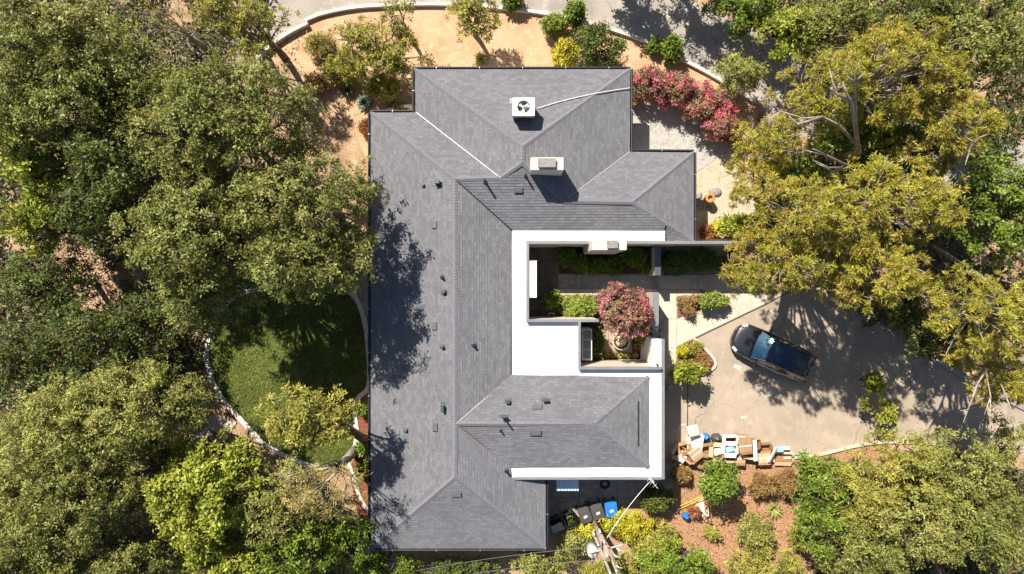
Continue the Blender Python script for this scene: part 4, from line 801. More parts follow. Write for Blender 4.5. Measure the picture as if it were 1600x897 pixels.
# ---------------------------------------------------------------- car
def make_car(px, py, ang):
    c = P(px, py, .8); root = empty('parked_car', (c.x, c.y, .014), ang, 'shiny black hatchback with a dark glass roof parked on the driveway', 'car')
    st = [(2.36, .40, .50), (2.30, .62, .62), (2.14, .78, .70), (1.8, .885, .79), (1.4, .925, .86), (1.0, .935, .92), (.3, .945, .97), (-.6, .945, .99), (-1.3, .935, 1.01), (-1.8, .90, 1.02), (-2.1, .83, 1.0), (-2.27, .70, .93), (-2.33, .48, .75)]
    sec = [(0, 0), (.42, -.005), (.74, -.03), (.92, -.10), (.985, -.2)]
    V = []; F = []; n = 0
    for x, hw_, zd in st:
        rowp = [(f * hw_, zd + dz * (zd / .95)) for f, dz in sec] + [(hw_, zd * .62), (hw_ * .985, .40), (hw_ * .93, .24), (hw_ * .6, .20), (0, .2)]
        row = rowp + [(-y, z) for y, z in rowp[-2:0:-1]]; n = len(row); V += [(x - (.06 * (abs(y) / max(hw_, .01)) ** 3 if x > 1.9 else 0), y, z) for y, z in row]
    for i in range(len(st) - 1):
        for k in range(n): F.append((i * n + k, i * n + (k + 1) % n, (i + 1) * n + (k + 1) % n, (i + 1) * n + k))
    F += [tuple(range(n))[::-1], tuple(range((len(st) - 1) * n, len(st) * n))]
    m = MB(); m.add(V, [f[::-1] for f in F]); b = m.build('body', M['carpaint'], root, True); sb = b.modifiers.new('subdivision', 'SUBSURF'); sb.levels = sb.render_levels = 2
    cab = [(1.12, .925, .76), (.80, 1.15, .70), (.42, 1.36, .625), (.10, 1.44, .60), (-.40, 1.465, .595), (-1.0, 1.45, .585), (-1.45, 1.39, .57), (-1.85, 1.24, .60), (-2.12, 1.02, .66)]
    V = []; F = []
    for x, z, wt in cab:
        wb = .875 - .16 * max(0, (-x - 1.3)) - .1 * max(0, x - .6); zb = .93
        pr = [(0, z + .035), (wt * .6, z + .022), (wt, z), (wt + (wb - wt) * .12, z - .05 * min(1, z - .9)), (wb, zb - .03)]
        row = [(-y, zz) for y, zz in pr[::-1]] + pr[1:]; n = len(row); V += [(x - .09 * (1 - (abs(y) / .7) ** 2 if abs(y) < .7 else 0) * (-1 if x > .3 else 1 if x < -1.4 else 0), y, zz) for y, zz in row]
    for i in range(len(cab) - 1):
        for k in range(n - 1): F.append((i * n + k, i * n + k + 1, (i + 1) * n + k + 1, (i + 1) * n + k))
    cb = MB().add(V, F).build('cabin', M['carpaint'], root, True)
    def panel(name, r0, r1, k0, k1, mt, off=.012, inset=.06, par=root):
        pts = []; nr = (r1 - r0); 
        G_ = [[Vector(V[i * n + k]) for k in range(k0, k1 + 1)] for i in range(r0, r1 + 1)]
        rows = []
        for a in range(len(G_)):
            row = list(G_[a])
            if a == 0: row = [p.lerp(q, inset) for p, q in zip(G_[0], G_[1])]
            if a == len(G_) - 1: row = [p.lerp(q, inset) for p, q in zip(G_[-1], G_[-2])]
            e0 = row[0].lerp(row[1], inset * 1.2); e1 = row[-1].lerp(row[-2], inset * 1.2); row = [e0] + row[1:-1] + [e1]; rows.append(row)
        nn = (rows[-1][0] - rows[0][0]).cross(rows[0][-1] - rows[0][0]).normalized(); ctr = sum((p for r_ in rows for p in r_), Vector()) / sum(len(r_) for r_ in rows)
        if nn.dot(ctr - Vector((ctr.x * .5, 0, .7))) < 0: nn = -nn
        W_ = [p + nn * off for r_ in rows for p in r_]; k = len(rows[0])
        fs = [(a * k + b_, a * k + b_ + 1, (a + 1) * k + b_ + 1, (a + 1) * k + b_) for a in range(len(rows) - 1) for b_ in range(k - 1)]
        return MB().add(W_, fs).build(name, mt, par, True)
    panel('windscreen', 0, 2, 2, 6, M['wscreen'], .012, .08); panel('glass_roof', 3, 5, 2, 6, M['carglass'], .010, .05); panel('glass_roof', 2, 3, 2, 6, M['carglass'], .010, .06); panel('rear_window', 6, 8, 2, 6, M['carglass'], .012, .1)
    for k0, k1 in ((0, 1), (7, 8)):
        panel('side_window', 1, 4, k0, k1, M['carglass'], .014, .12); panel('side_window', 4, 6, k0, k1, M['carglass'], .014, .06); panel('side_window', 6, 7, k0, k1, M['carglass'], .014, .12)
    for sy in (-1, 1):
        MB().tube([(x, sy * (w_ + .015), z + .02) for x, z, w_ in cab[2:8]], .012, 6).build('roof_rail', M['carglass'], root)
        MB().tube([(cab[0][0], sy * (cab[0][2] + .0), cab[0][1] + .03), (cab[1][0], sy * (cab[1][2]), cab[1][1] + .03), (cab[2][0], sy * cab[2][2], cab[2][1] + .03)], .016, 6).build('pillar_trim', M['chrome'], root)
        MB().tube([(1.0, sy * .90, .955), (.3, sy * .925, .965), (-.6, sy * .925, .975), (-1.6, sy * .86, .985)], .010, 6).build('window_trim', M['chrome'], root)
        mr_ = MB().box((.72, sy * 1.06, .98), (.12, .22, .14), sy * .15).build('door_mirror', M['carpaint'], root, True, bevel=.04); MB().box((.70, sy * .95, .96), (.06, .10, .04)).build('mirror_arm', M['black'], mr_)
        MB().box((2.02, sy * .70, .70), (.34, .16, .07), -sy * .45, M=None).build('headlight', M['lamp'], root, True, bevel=.03)
        MB().box((-2.16, sy * .70, .88), (.20, .18, .10), sy * .3).build('tail_light', M['redlamp'], root, True, bevel=.03)
        for x in (1.42, -1.38):
            wh = MB(); wh.lathe((0, 0, 0), [(.2, 0), (.31, .0), (.335, .04), (.335, .18), (.31, .22), (.2, .22)], 24); w_ = wh.build('wheel', M['tyre'], root, True); w_.rotation_euler = (R(90), 0, 0); w_.location = (x, sy * .80 + .11, .335)
            MB().lathe((0, 0, -.002), [(.20, 0), (.19, .01), (.19, .21), (.20, .224)], 12).build('rim', M['alloy'], w_)
        for x in (.35, -.55): MB().box((x, sy * .955, .80), (.20, .025, .025)).build('door_handle', M['chrome'], root)
        MB().box((0, sy * .95, .32), (2.1, .03, .06)).build('sill_trim', M['chrome'], root)
    MB().box((2.34, 0, .56), (.06, .60, .16)).build('grille', M['black'], root, bevel=.02); MB().tube([(2.1, -.62, .745), (2.26, -.3, .70), (2.29, 0, .69), (2.26, .3, .70), (2.1, .62, .745)], .012, 6).build('bonnet_seam', M['black'], root)
    MB().tube([(-1.72, -.05, 1.35), (-1.90, .22, 1.22)], .014, 6).build('rear_wiper', M['chrome'], root); MB().box((-2.30, 0, .72), (.06, .5, .12)).build('number_plate', M['paper'], root)
    MB().box((-1.60, 0, 1.40), (.22, 1.02, .03), M=Matrix.Rotation(R(-12), 4, 'Y')).build('spoiler', M['carpaint'], root, True, bevel=.015)
    for sy in (-.25, .25): MB().tube([(1.13, sy + .3, .97), (1.02, sy - .25, 1.04)], .008, 4).build('wiper', M['black'], root)
    m = MB()
    for sy in (-.38, .38): m.box((.15, sy, .95), (.5, .46, .12)); m.box((-.12, sy, 1.12), (.12, .44, .4))
    return root
make_car(1209, 551, R(180 - 24.5))

# ---------------------------------------------------------------- wheeled bins
def bin_(px, py, rz, col, label, lid='closed', fill=None, sticker=True):
    c = P(px, py, .9); r_ = empty('wheeled_bin', (c.x, c.y, .012), rz, label, 'bin', 'wheeled bins in the shaded yard')
    w_, d_, h_ = .62, .72, .95; m = MB()
    # tapered open body with walls
    for sgn, (t0, t1) in (('o', (.78, 1)),):
        o = [(x * w_ / 2 * t, y * d_ / 2 * t, z) for t, z in ((.78, .08), (1, h_)) for x, y in ((-1, -1), (1, -1), (1, 1), (-1, 1))]
        i_ = [(x * (w_ / 2 - .03) * t, y * (d_ / 2 - .03) * t, z) for t, z in ((.78, .12), (1, h_)) for x, y in ((-1, -1), (1, -1), (1, 1), (-1, 1))]
    m.add(o + i_, [(0, 3, 2, 1), (0, 1, 5, 4), (1, 2, 6, 5), (2, 3, 7, 6), (3, 0, 4, 7), (8, 9, 10, 11), (9, 8, 12, 13), (10, 9, 13, 14), (11, 10, 14, 15), (8, 11, 15, 12), (4, 5, 13, 12), (5, 6, 14, 13), (6, 7, 15, 14), (7, 4, 12, 15)])
    m.build('body', M[col], r_); 
    for sx, sy, dx, dy in ((0, -d_ / 2, w_ + .06, .05), (0, d_ / 2, w_ + .06, .05), (-w_ / 2, 0, .05, d_), (w_ / 2, 0, .05, d_)): MB().box((sx, sy, h_ - .03), (dx, dy, .06)).build('rim', M[col], r_, bevel=.01)
    for sx in (-1, 1): w2 = MB().lathe((0, 0, 0), [(.03, 0), (.12, 0), (.13, .02), (.12, .05), (.03, .05)], 16).build('wheel', M['tyre'], r_, True); w2.rotation_euler = (0, R(90), 0); w2.location = (sx * .28 - .025, d_ / 2 - .02, .13)
    MB().tube([(-.22, d_ / 2 + .07, h_ + .02), (.22, d_ / 2 + .07, h_ + .02)], .018, 8).build('handle', M[col], r_)
    if lid == 'closed':
        l = MB().prism([(-w_ / 2 - .02, -d_ / 2 + .05), (-w_ / 2 + .06, -d_ / 2 - .04), (w_ / 2 - .06, -d_ / 2 - .04), (w_ / 2 + .02, -d_ / 2 + .05), (w_ / 2 + .02, d_ / 2 + .03), (-w_ / 2 - .02, d_ / 2 + .03)], h_ + .003, h_ + .05).box((0, .02, h_ + .065), (w_ - .16, d_ - .24, .03)).build('lid', M[col], r_, bevel=.015)
        if sticker: MB().box((.0, -.05, h_ + .083), (.20, .12, .004), .15).build('sticker', M['paper'], l)
    elif lid == 'ajar':
        l = MB().box((0, d_ / 2 * .2, h_ + .20), (w_ + .02, d_ * .8, .03), M=Matrix.Rotation(R(-28), 4, 'X')).build('lid', M['coping'], r_, bevel=.01); MB().box((0, 0, h_ + .17), (.14, .14, .004), M=Matrix.Rotation(R(-28), 4, 'X')).build('sticker', M['paper'], l)
    else:
        MB().box((0, d_ / 2 + .09, h_ * .6), (w_, .04, .66)).build('lid', M[col], r_)
        if fill: tag(crown_mesh('garden_waste', [(0, 0, h_ - .32, .24, .6)], 'green', np.random.default_rng(9), r_, .6), kind='stuff')
    return r_
bin_(870, 820, R(203), 'teal', 'dark teal wheeled bin with half open grey lid, leftmost of the row', 'ajar')
bin_(891, 812, R(197), 'black', 'open black wheeled bin with green cuttings inside', 'open', True)
bin_(914, 805, R(20), 'grey_p', 'charcoal wheeled bin with white sticker next to the open one')
bin_(933.5, 799.5, R(18), 'grey_p', 'charcoal wheeled bin with white sticker next to the blue bin')
bin_(955, 796, R(8), 'blue', 'bright blue wheeled bin with white sticker, rightmost of the row')

# ---------------------------------------------------------------- corrugated awning, hose, aerial
x0, x1, y0, y1 = 870, 904.5, 749.8, 767; aw = empty('awning', P(887, 758, 2.5), 0, 'pale blue corrugated awning under the lower edge of the white roof', 'awning'); wv = (x1 - x0) * S * .93; n = 60; V = []
for i in range(n + 1):
    x = -wv / 2 + wv * i / n; z = .025 * math.cos(i / n * 2 * math.pi * 7); V += [(x, .32, z + .08), (x, -.32, z - .06)]
o = MB().add(V, [(2 * i, 2 * i + 1, 2 * i + 3, 2 * i + 2) for i in range(n)]).build('corrugated_sheet', M['corr'], aw, True)
for sx in (-1, 1): MB().tube([(sx * wv * .48, .32, -.25), (sx * wv * .48, -.30, -.09)], .015, 6).build('bracket', M['steel'], aw)
MB().box((0, .30, .03), (wv, .04, .05)).build('wall_rail', M['steel'], aw)
h = MB()
for k in range(4): h.tube([(math.cos(a) * (.16 + .035 * k), math.sin(a) * (.16 + .035 * k), .04 + .01 * k) for a in [i * math.pi / 12 for i in range(25)]], .018, 6)
o = h.build('garden_hose', M['black'], None, True, loc=P(945, 756, 0)); tag(o, 'coiled dark garden hose on the shaded yard paving', 'hose')
ant = empty('aerial', P(1017, 748, 3.5), 0, 'thin white aerial on the lower right corner of the white roof', 'aerial')
MB().tube([(0, 0, 0), (.05, -.05, .5)], .02, 6).build('mast', M['white_paint'], ant); MB().tube([(-.25, .22, .5), (.25, -.35, .5)], .012, 6).build('boom', M['white_paint'], ant)
for t in (-.2, -.05, .1): MB().tube([(t - .10, -t - .09 - .1, .5), (t + .10, -t + .09 - .1, .5)], .006, 5).build('rod', M['white_paint'], ant)

# ---------------------------------------------------------------- utility pole with crossarms
ZP = 5.7
pb = P(926, 807, 0); pole = empty('utility_pole', pb, 0, 'wooden utility pole with twin crossarms and a white transformer by the bins', 'utility pole')
def rel(px, py, z): return P(px, py, z) - pb
top = rel(948, 905, 8.9)
pt = rel(941, 868, 6.6); 
pt = Vector((0.02, 0.0, ZP))
MB().tube([(0, 0, -.2), Vector((0, 0, ZP * .5)), pt], [.13, .12, .10], 10).build('pole', M['wood'], pole, True)
pc = P(926, 807, 0); 
hub = pt
for (z_, off) in ((ZP - .35, .16), (ZP - .35, -.16)):
    d = Vector((.42, -1, 0)).normalized(); s_ = Vector((d.y, -d.x, 0)) * off
    MB().tube([Vector((0, 0, z_)) + s_ - d * 1.25, Vector((0, 0, z_)) + s_ + d * 1.9], .06, 4).build('crossarm', M['greywood'], pole)
    for t in (-1.15, -.6, .9, 1.6): MB().lathe(Vector((0, 0, z_ + .05)) + s_ + d * t, [(.03, 0), (.065, .03), (.04, .07), (.065, .11), (.03, .16)], 10).build('insulator', M['porc'], pole, True)
d2 = Vector((1, .25, 0)).normalized()
MB().tube([Vector((0, 0, ZP - .9)) - d2 * .75, Vector((0, 0, ZP - .9)) + d2 * .95], .05, 4).build('crossarm', M['greywood'], pole)
tr_ = MB().lathe((-.52, -.25, ZP - 2.0), [(.05, 0), (.27, .03), (.28, .85), (.24, .92), (.05, .96)], 20).build('transformer', M['porc'], pole, True)
for dx in (-.1, .1): MB().lathe((-.52 + dx, -.25, ZP - 1.05), [(.03, 0), (.05, .08), (.03, .16), (.05, .22), (.02, .26)], 8).build('bushing', M['wood'], tr_, True)
for sx, sy, z_ in ((.45, -.2, ZP - .8), (.6, .1, ZP - .8), (.5, -.6, ZP - .5)): MB().tube([(sx, sy, z_), (sx + .12, sy - .02, z_ + .25), (sx + .3, sy - .1, z_ + .1)], .03, 6).build('fuse_cutout', M['porc'], pole)
def wire(a, b, sag, label, r_=.011, m_='steel'):
    pts = [a.lerp(b, i / 16) - Vector((0, 0, 4 * sag * (i / 16) * (1 - i / 16))) for i in range(17)]; tag(MB().tube(pts, r_, 5).build('power_line', M[m_]), label, 'wire')
W0 = pb + Vector((0, 0, ZP - .2))
wire(W0 + Vector((-.5, .4, 0)), P(650, 892, 4.5), .3, 'upper power line running left from the pole past the roof edge'); wire(W0 + Vector((.0, -.2, 0)), P(690, 905, 4.5), .3, 'middle power line running left from the pole'); wire(W0 + Vector((.3, -1.0, 0)), P(760, 915, 4.5), .2, 'lowest power line running left from the pole')
wire(W0 + Vector((0, .3, -.8)), P(1017, 751, 3.8), .3, 'service cable slung from the pole to the corner of the white roof', .016, 'white_paint')

# ---------------------------------------------------------------- pile of cardboard boxes
def carton(px, py, w_, d_, h_, rz, label, z=.02, tilt=(0, 0), op=True, m_='card', inn='card_d', flaps=4, name='cardboard_box', cat='box', fill=None):
    c = P(px, py, z + h_); c.z = z + (.5 * max(w_, d_) * (abs(math.sin(R(tilt[0]))) + abs(math.sin(R(tilt[1]))))) ; rt = empty(name, c, R(rz), label, cat, 'boxes piled at the edge of the driveway'); rt.rotation_euler = (R(tilt[0]), R(tilt[1]), R(rz))
    t = .015; m = MB(); x, y = w_ / 2, d_ / 2
    if m_ == 'card': m_ = ('card', 'card2', 'card3')[int(px * 3 + py) % 3]
    if op:
        o = [(a * x, b * y, zz) for zz in (0, h_) for a, b in ((-1, -1), (1, -1), (1, 1), (-1, 1))]; i_ = [(a * (x - t), b * (y - t), zz) for zz in (.02, h_) for a, b in ((-1, -1), (1, -1), (1, 1), (-1, 1))]
        m.add(o, [(0, 3, 2, 1), (0, 1, 5, 4), (1, 2, 6, 5), (2, 3, 7, 6), (3, 0, 4, 7)]); m.add(o[4:] + i_[4:], [(0, 1, 5, 4), (1, 2, 6, 5), (2, 3, 7, 6), (3, 0, 4, 7)]); m.add(i_, [(0, 1, 2, 3), (1, 0, 4, 5), (2, 1, 5, 6), (3, 2, 6, 7), (0, 3, 7, 4)], 1)
        b = m.build('carton', [M[m_], M[inn]], rt)
        rg = random.Random(int(px * 7 + py))
        for k in range(flaps):
            a = k * math.pi / 2; L = (w_ if k % 2 == 0 else d_) ; F_ = min(w_, d_) * .42; e = (d_ if k % 2 == 0 else w_) / 2; an = R(rg.uniform(-15, 50)); dr = Vector((math.sin(a), -math.cos(a), 0)); sd = Vector((math.cos(a), math.sin(a), 0))
            p0 = dr * e + Vector((0, 0, h_)); p1 = p0 + dr * F_ * math.cos(an) + Vector((0, 0, -F_ * math.sin(an))); up = Vector((0, 0, .008))
            MB().add([p0 - sd * L * .49, p0 + sd * L * .49, p1 + sd * L * .46, p1 - sd * L * .46] + [v + up for v in (p0 - sd * L * .49, p0 + sd * L * .49, p1 + sd * L * .46, p1 - sd * L * .46)], [(3, 2, 1, 0), (4, 5, 6, 7), (0, 1, 5, 4), (1, 2, 6, 5), (2, 3, 7, 6), (3, 0, 4, 7)]).build('flap', M[m_], rt)
        if fill: MB().box((0, 0, h_ * .55), (w_ * .7, d_ * .6, h_ * .5), .3).build('packing', M[fill], rt, bevel=.03)
    else:
        m.box((0, 0, h_ / 2), (w_, d_, h_)); m.build('carton', M[m_], rt); MB().box((0, 0, h_ + .002), (w_, .05, .003)).build('tape', M['card_w'] if m_ != 'card_w' else M['card'], rt)
        MB().add([(-x, -y, h_ + .004), (x, -y, h_ + .004), (x, -y - .12, h_ + .05), (-x, -y - .12, h_ + .05)], [(0, 1, 2, 3), (3, 2, 1, 0)]).build('flap', M[m_], rt)
    return rt
for a_ in (
 (1082, 672, .60, .38, .30, 12, 'white foam block lying on top of the left end of the box pile', .75, (0, 6), False, 'card_w'),
 (1087, 688, .85, .70, .55, -8, 'large white box at the upper left of the box pile', .15, (5, 0), False, 'card_w'),
 (1058, 704, .60, .55, .45, 60, 'dark shaded cardboard box at the far left of the pile', .02, (20, 0), True),
 (1072, 700, .50, .42, .42, 20, 'small tan box below the large white box', .25, (0, -15), True),
 (1084, 707, .75, .50, .40, 35, 'tilted brown box with a ridge top in the left part of the pile', .3, (15, 10), False),
 (1076, 714, .75, .26, .30, -40, 'long narrow brown box tilted in the lower left of the pile', .25, (10, -10), True),
 (1066, 713, .50, .32, .25, -35, 'flat pale box on the lower left of the pile', .3, (8, 0), False, 'card_w'),
 (1096, 721, .55, .45, .30, 60, 'pale open box at the bottom left of the pile above the round green tree', .05, (0, 10), True, 'card'),
 (1060, 727, .55, .40, .25, 15, 'lowest brown box at the left end above the small brown bush', .02, (0, 0), False),
 (1104, 703, .70, .42, .40, 8, 'wide tan box left of the box with paper inside', .2, (0, 8), True),
 (1122, 707, .55, .62, .50, -3, 'open brown box with white paper inside', .2, (0, 0), True, 'card', 'card_d', 4, 'cardboard_box', 'box', 'paper'),
 (1142, 688, .62, .40, .55, 2, 'open box with orange brown inside at the top middle of the pile', .25, (4, 0), True, 'card_w'),
 (1142, 703, .68, .50, .50, -2, 'open white box holding grey foil packing', .3, (0, 0), True, 'card_w', 'card_w', 4, 'cardboard_box', 'box', 'blue_l'),
 (1141, 716, .50, .28, .35, 0, 'small tan box below the white open box', .05, (0, 0), True),
 (1165, 697, .70, .68, .60, 6, 'big square brown closed box in the middle of the pile', .3, (0, 0), False),
 (1170, 710, .70, .35, .40, -8, 'open box just below the big square brown box', .1, (-8, 0), True),
 (1157, 717, .55, .50, .35, -3, 'small square tan box jutting from the bottom of the pile', .1, (0, 0), False),
 (1182, 694, .28, .5, .5, 0, 'narrow tan box wedged right of the big square brown box', .15, (0, 8), True),
 (1194, 716, .70, .50, .42, 2, 'plain tan box at the lower right next to the leaning white panel', .02, (0, 0), False),
 (1196, 700, .62, .36, .35, 4, 'shallow pale box at the upper right of the pile', .02, (0, 0), True),
 (1224, 716, 1.00, .48, .22, -2, 'long low open tray like box at the right end of the pile', .02, (0, 0), True),
 (1156, 682, .60, .16, .3, -5, 'thin orange brown box at the top edge of the pile', .1, (0, 0), False)): carton(*a_)
def panel_(px, py, w_, d_, z, rz, tl, label, m_, th=.03, name='panel', cat='board'):
    o = MB().box((0, 0, 0), (w_, d_, th)).box((0, 0, th / 2 + .003), (w_ * .86, d_ * .9, .006)).build(name, M[m_], None, bevel=.006); o.location = P(px, py, z); o.location.z = z; o.rotation_euler = (R(tl[0]), R(tl[1]), R(rz)); tag(o, label, cat, 'boxes piled at the edge of the driveway')
panel_(1180, 704, .22, 1.15, .85, 3, (0, 20), 'upright white foam strip in the middle of the box pile', 'card_w', .08, 'foam_strip', 'foam')
panel_(1207, 711, .20, .90, .62, -28, (0, 35), 'slanting pale blue and white panel near the right of the pile', 'card_w', .05)
panel_(1218, 702, .42, .30, .45, 0, (0, 0), 'pale blue plastic sheet at the right end of the pile', 'blue_l', .04, 'plastic_sheet', 'sheet')
panel_(1229, 700, .34, .20, .42, 0, (0, 0), 'small white tray beside the pale blue plastic sheet', 'paper', .05, 'tray', 'tray')
panel_(1246, 709, .80, .10, .12, 0, (0, 0), 'long pale blue strip on the ground right of the boxes', 'blue_l', .04, 'plastic_strip', 'strip')
def bag(px, py, r_, m_, label):
    rg = np.random.default_rng(int(px)); m = MB(); prof = [(r_ * .5, 0), (r_ * .95, .08), (r_, .25), (r_ * .8, .42), (r_ * .35, .52), (r_ * .12, .56), (r_ * .2, .64)]; m.lathe((0, 0, 0), prof, 14); m.v = [tuple(np.array(v) * (1 + rg.normal() * .09)) for v in m.v]
    b = empty('rubbish_bag', P(px, py, .2), 0, label, 'bag'); b.location.z = .02; m.build('sack', M[m_], b, True); MB().lathe((0, 0, .53), [(r_ * .16, 0), (r_ * .2, .02), (r_ * .16, .04)], 10).build('tie', M['paper'], b)
bag(1102, 683, .22, 'blue', 'small blue rubbish bag between the white box and the dark bag'); bag(1119, 685, .30, 'grey_p', 'dark grey rubbish bag at the top of the box pile')
bag(1071, 806, .2, 'blue', 'dark blue bag lying on the mulch by the tripod')
# tripod with yellow pole near the mulch
tp = empty('tripod', P(1098, 798, 0), 0, 'thin white and dark tripod stand on the mulch pad', 'tripod')
for x, y in ((-.35, .3), (.3, .35), (.05, -.6)): MB().tube([(0, 0, 1.1), (x, y, 0)], .022, 6).build('leg', M['white_paint' if y > 0 else 'grey_p'], tp)
MB().lathe((0, 0, 1.08), [(.06, 0), (.08, .05), (.03, .1)], 10).build('head', M['black'], tp)
for i, (a, b) in enumerate((((1060, 792), (1103, 772)), ((1062, 795), (1100, 777)))): tag(MB().tube([P(*a, .15), P(*b, .35)], .02, 6).build('plastic_pole', M['ystick']), ('upper', 'lower')[i] + ' of two yellow plastic poles lying on the mulch', 'pole', 'yellow poles')
# ---------------------------------------------------------------- side patio ornaments
ln = empty('stone_lantern', P(1104, 312, 0), 0, 'ochre stone garden basin with a round hole beside the house wall', 'garden ornament')
MB().lathe((0, 0, .05), [(.20, 0), (.22, .35), (.27, .38)], 8).build('foot', M['ochre'], ln)
m = MB(); m.lathe((0, 0, .43), [(.27, 0), (.28, .3), (.25, .34), (.14, .34), (.12, .15), (.01, .14)], 10); m.build('basin', M['ochre'], ln, bevel=.02)
for i, (x, y, r_, lb) in enumerate(((1118, 301, .30, 'large flat grey boulder upper right of the ochre stone basin'), (1092, 307, .2, 'dark stone in the shade left of the ochre stone basin'), (1094, 321, .24, 'brown stone below the ochre stone basin'), (1108, 326, .18, 'small stone in the shadow under the ochre stone basin'))):
    m = MB(); m.lathe((0, 0, 0), [(r_ * .8, 0), (r_, r_ * .2), (r_ * .75, r_ * .45), (r_ * .2, r_ * .55)], 11); m.v = [(v[0] * (1 + .25 * noise.noise(Vector(v) * 4)) * 1.25, v[1] * .85, v[2]) for v in m.v]; tag(m.build('boulder', M['stone'], None, True, loc=P(x, y, 0), rz=i), lb, 'stone')
for x, y, r_, h_, m_, lb, rimc in ((1128, 365, .27, .45, 'white_paint', 'square white plant pot against the long grey topped wall', 'paper'), (993, 160, .24, .5, 'terra', 'terracotta urn at the corner of the roof and gravel pad', 'ochre')):
    pt_ = empty('plant_pot', P(x, y, .4), 0, lb, 'pot'); pt_.location.z = .02; MB().lathe((0, 0, 0), [(r_ * .7, 0), (r_, h_ * .8), (r_ * 1.05, h_), (r_ * .85, h_), (r_ * .8, h_ * .85), (.01, h_ * .84)], 20 if m_ == 'terra' else 4).build('pot', M[m_], pt_, m_ == 'terra'); MB().lathe((0, 0, h_), [(r_ * .9, 0), (r_ * 1.08, .02), (r_ * .86, .03)], 20 if m_ == 'terra' else 4).build('pot_rim', M[rimc], pt_)
shrub('red', 1105, 363, 12, 9, .6, 'orange leaved plant left of the white pot', 'plant', 'plant'); shrub('yellow', 1122, 356, 12, 9, .7, 'yellow orange plant behind the white pot', 'plant', 'plant'); shrub('lime', 1153, 352, 30, 14, 1.4, 'lime green shrub at the bottom right of the stone patio')
tag(MB().tube([P(1043, 562, .6), P(1052, 562, .6), P(1053, 595, .4), P(1044, 597, .4)], .02, 6).build('handrail', M['steel']), 'thin metal handrail beside the house wall at the kerbed bed', 'handrail')
def meter(px, py, lb):
    e = empty('gas_meter', P(px, py, .3), 0, lb, 'meter'); e.location.z = .02; MB().box((0, 0, .35), (.22, .3, .3)).build('meter_body', M['steel'], e, bevel=.02)
    for y in (-.1, .1): MB().tube([(-.2, y, .0), (-.2, y, .6), (0, y, .6), (0, y, .5)], .02, 6).build('pipe', M['steel'], e)
meter(1045, 605, 'small grey gas meter with pipes at the house wall by the driveway')
# bare pale eucalyptus-like branches that show through the right-hand crowns
def bare(pts_list, base, lb, r0=.14):
    b = P(*base, 0); rt = empty('bare_tree', b, 0, lb, 'tree'); first = True
    for pl in pts_list:
        q = [P(*p) - b for p in pl]; n_ = len(q); MB().tube(q, [r0 * (1 - .85 * i / (n_ - 1)) for i in range(n_)] if first else [r0 * .5 * (1 - .8 * i / (n_ - 1)) for i in range(n_)], 7).build('trunk' if first else 'branch', M['palebark'], rt, True); first = False
bare([[(1290, 250, 0), (1342, 238, 6.5), (1335, 190, 8.5), (1330, 160, 9.6), (1316, 128, 10.4)], [(1338, 205, 8), (1336, 160, 9.4), (1336, 115, 10.5), (1344, 92, 11)], [(1338, 225, 7), (1310, 195, 8.2), (1285, 183, 9), (1255, 185, 9.5), (1215, 172, 9.8)], [(1336, 130, 10.1), (1352, 112, 10.7)], [(1336, 130, 10.1), (1322, 118, 10.8)], [(1330, 160, 9.6), (1305, 145, 10.2), (1296, 108, 10.8)], [(1285, 183, 9), (1245, 195, 9.6), (1232, 180, 10)]], (1265, 265), 'bare pale forked trunk standing out between the golden crowns', .17)
bare([[(1250, 300, 0), (1322, 258, 8), (1290, 242, 9.5), (1258, 235, 10.5)], [(1318, 262, 8.4), (1295, 262, 9.5), (1270, 250, 10.3)], [(1322, 280, 8), (1290, 262, 9.5), (1275, 255, 10)], [(1330, 300, 8), (1305, 292, 10)], [(1290, 242, 9.5), (1270, 232, 10.3)]], (1240, 300), 'thin bare pale branches right of the stone patio', .10)
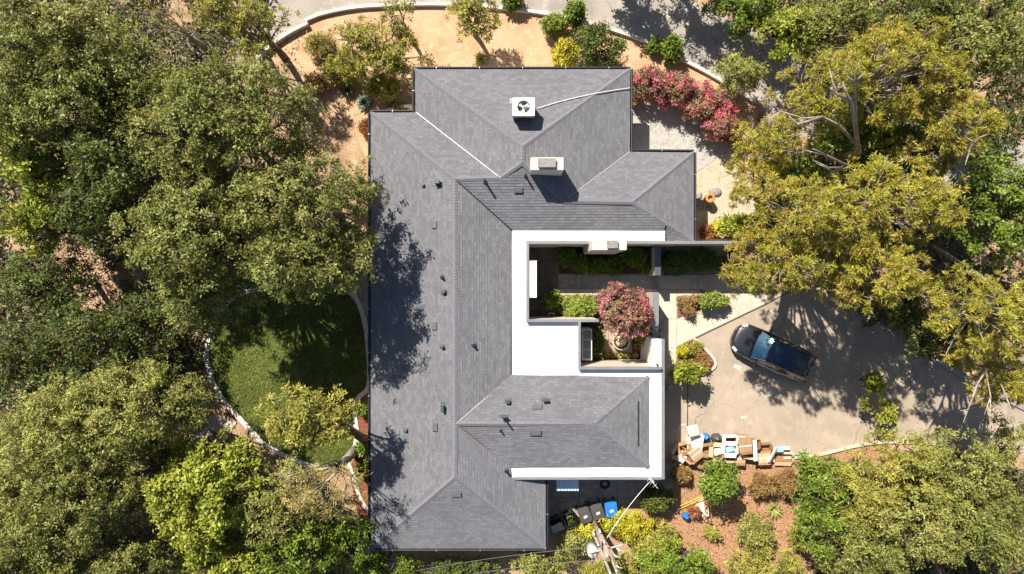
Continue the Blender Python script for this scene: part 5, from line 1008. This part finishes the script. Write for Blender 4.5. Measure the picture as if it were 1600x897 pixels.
bare([[(1470, 560, 0), (1540, 580, 7), (1527, 600, 9), (1505, 660, 9.8)], [(1540, 580, 7.5), (1548, 620, 9), (1546, 665, 9.6)], [(1560, 590, 8), (1580, 640, 9.2), (1590, 700, 9.6)], [(1525, 610, 9.1), (1512, 640, 9.6), (1500, 642, 9.8)], [(1548, 620, 9.0), (1538, 648, 9.5)]], (1480, 560), 'bare pale branches dangling over the right end of the driveway', .08)
bare([[(1450, 380, 0), (1545, 440, 4), (1570, 470, 5)], [(1535, 410, 3), (1580, 415, 4.5)], [(1540, 430, 3.5), (1590, 445, 4.8)]], (1440, 390), 'broken pale trunk lying in the gap at the right edge woods', .16)
bare([[(700, 900, 0), (1500 - 60, 250, 9), (1520, 235, 10), (1560, 205, 10.5)], [(1500, 240, 9.8), (1512, 260, 10.2)], [(1510, 245, 9.8), (1535, 250, 10.3)]][0:0] or [[(1460, 280, 0), (1510, 240, 9), (1530, 215, 10.3), (1562, 202, 10.8)], [(1525, 225, 9.8), (1510, 215, 10.4)], [(1515, 235, 9.4), (1508, 258, 10)]], (1455, 285), 'thin bare branches in the upper right golden crowns', .09)

rng = np.random.default_rng(21); N = 420; V = []; a0, a1 = P(579, 300, 3.0).x, P(711, 300, 4.35).x
t = rng.random(N) ** 1.8; yy = rng.uniform(P(0, 845, 3).y, P(0, 190, 3).y, N); zz = 3.0 + 1.35 * t + .05; xx = a0 + (a1 - a0) * t
k = (yy > P(0, 735, 4.35).y - (1 - t) * 3.4) & (yy < P(0, 285, 4.35).y + (1 - t) * 3.2); xx, yy, zz = xx[k], yy[k], zz[k]; N = len(xx)
D = unit(rng.normal(size=(N, 3)) * [1, 1, .05]); pal = np.array([(.30, .22, .12), (.18, .13, .07), (.34, .30, .2)])[rng.integers(3, size=N)]; Ls = rng.uniform(.04, .10, N)
Vv, Ff, cc = leaf_geo(np.stack([xx, yy, zz], 1), D, Ls, Ls * .5, pal, rng, np.tile([0, 0, 3.0], (N, 1))); a = mesh_fast('leaf_litter', Vv, Ff, cc, M['leaf']); tag(a, 'few dry leaves scattered on the grey roof slope beside the oaks', 'leaf litter', None, 'stuff')
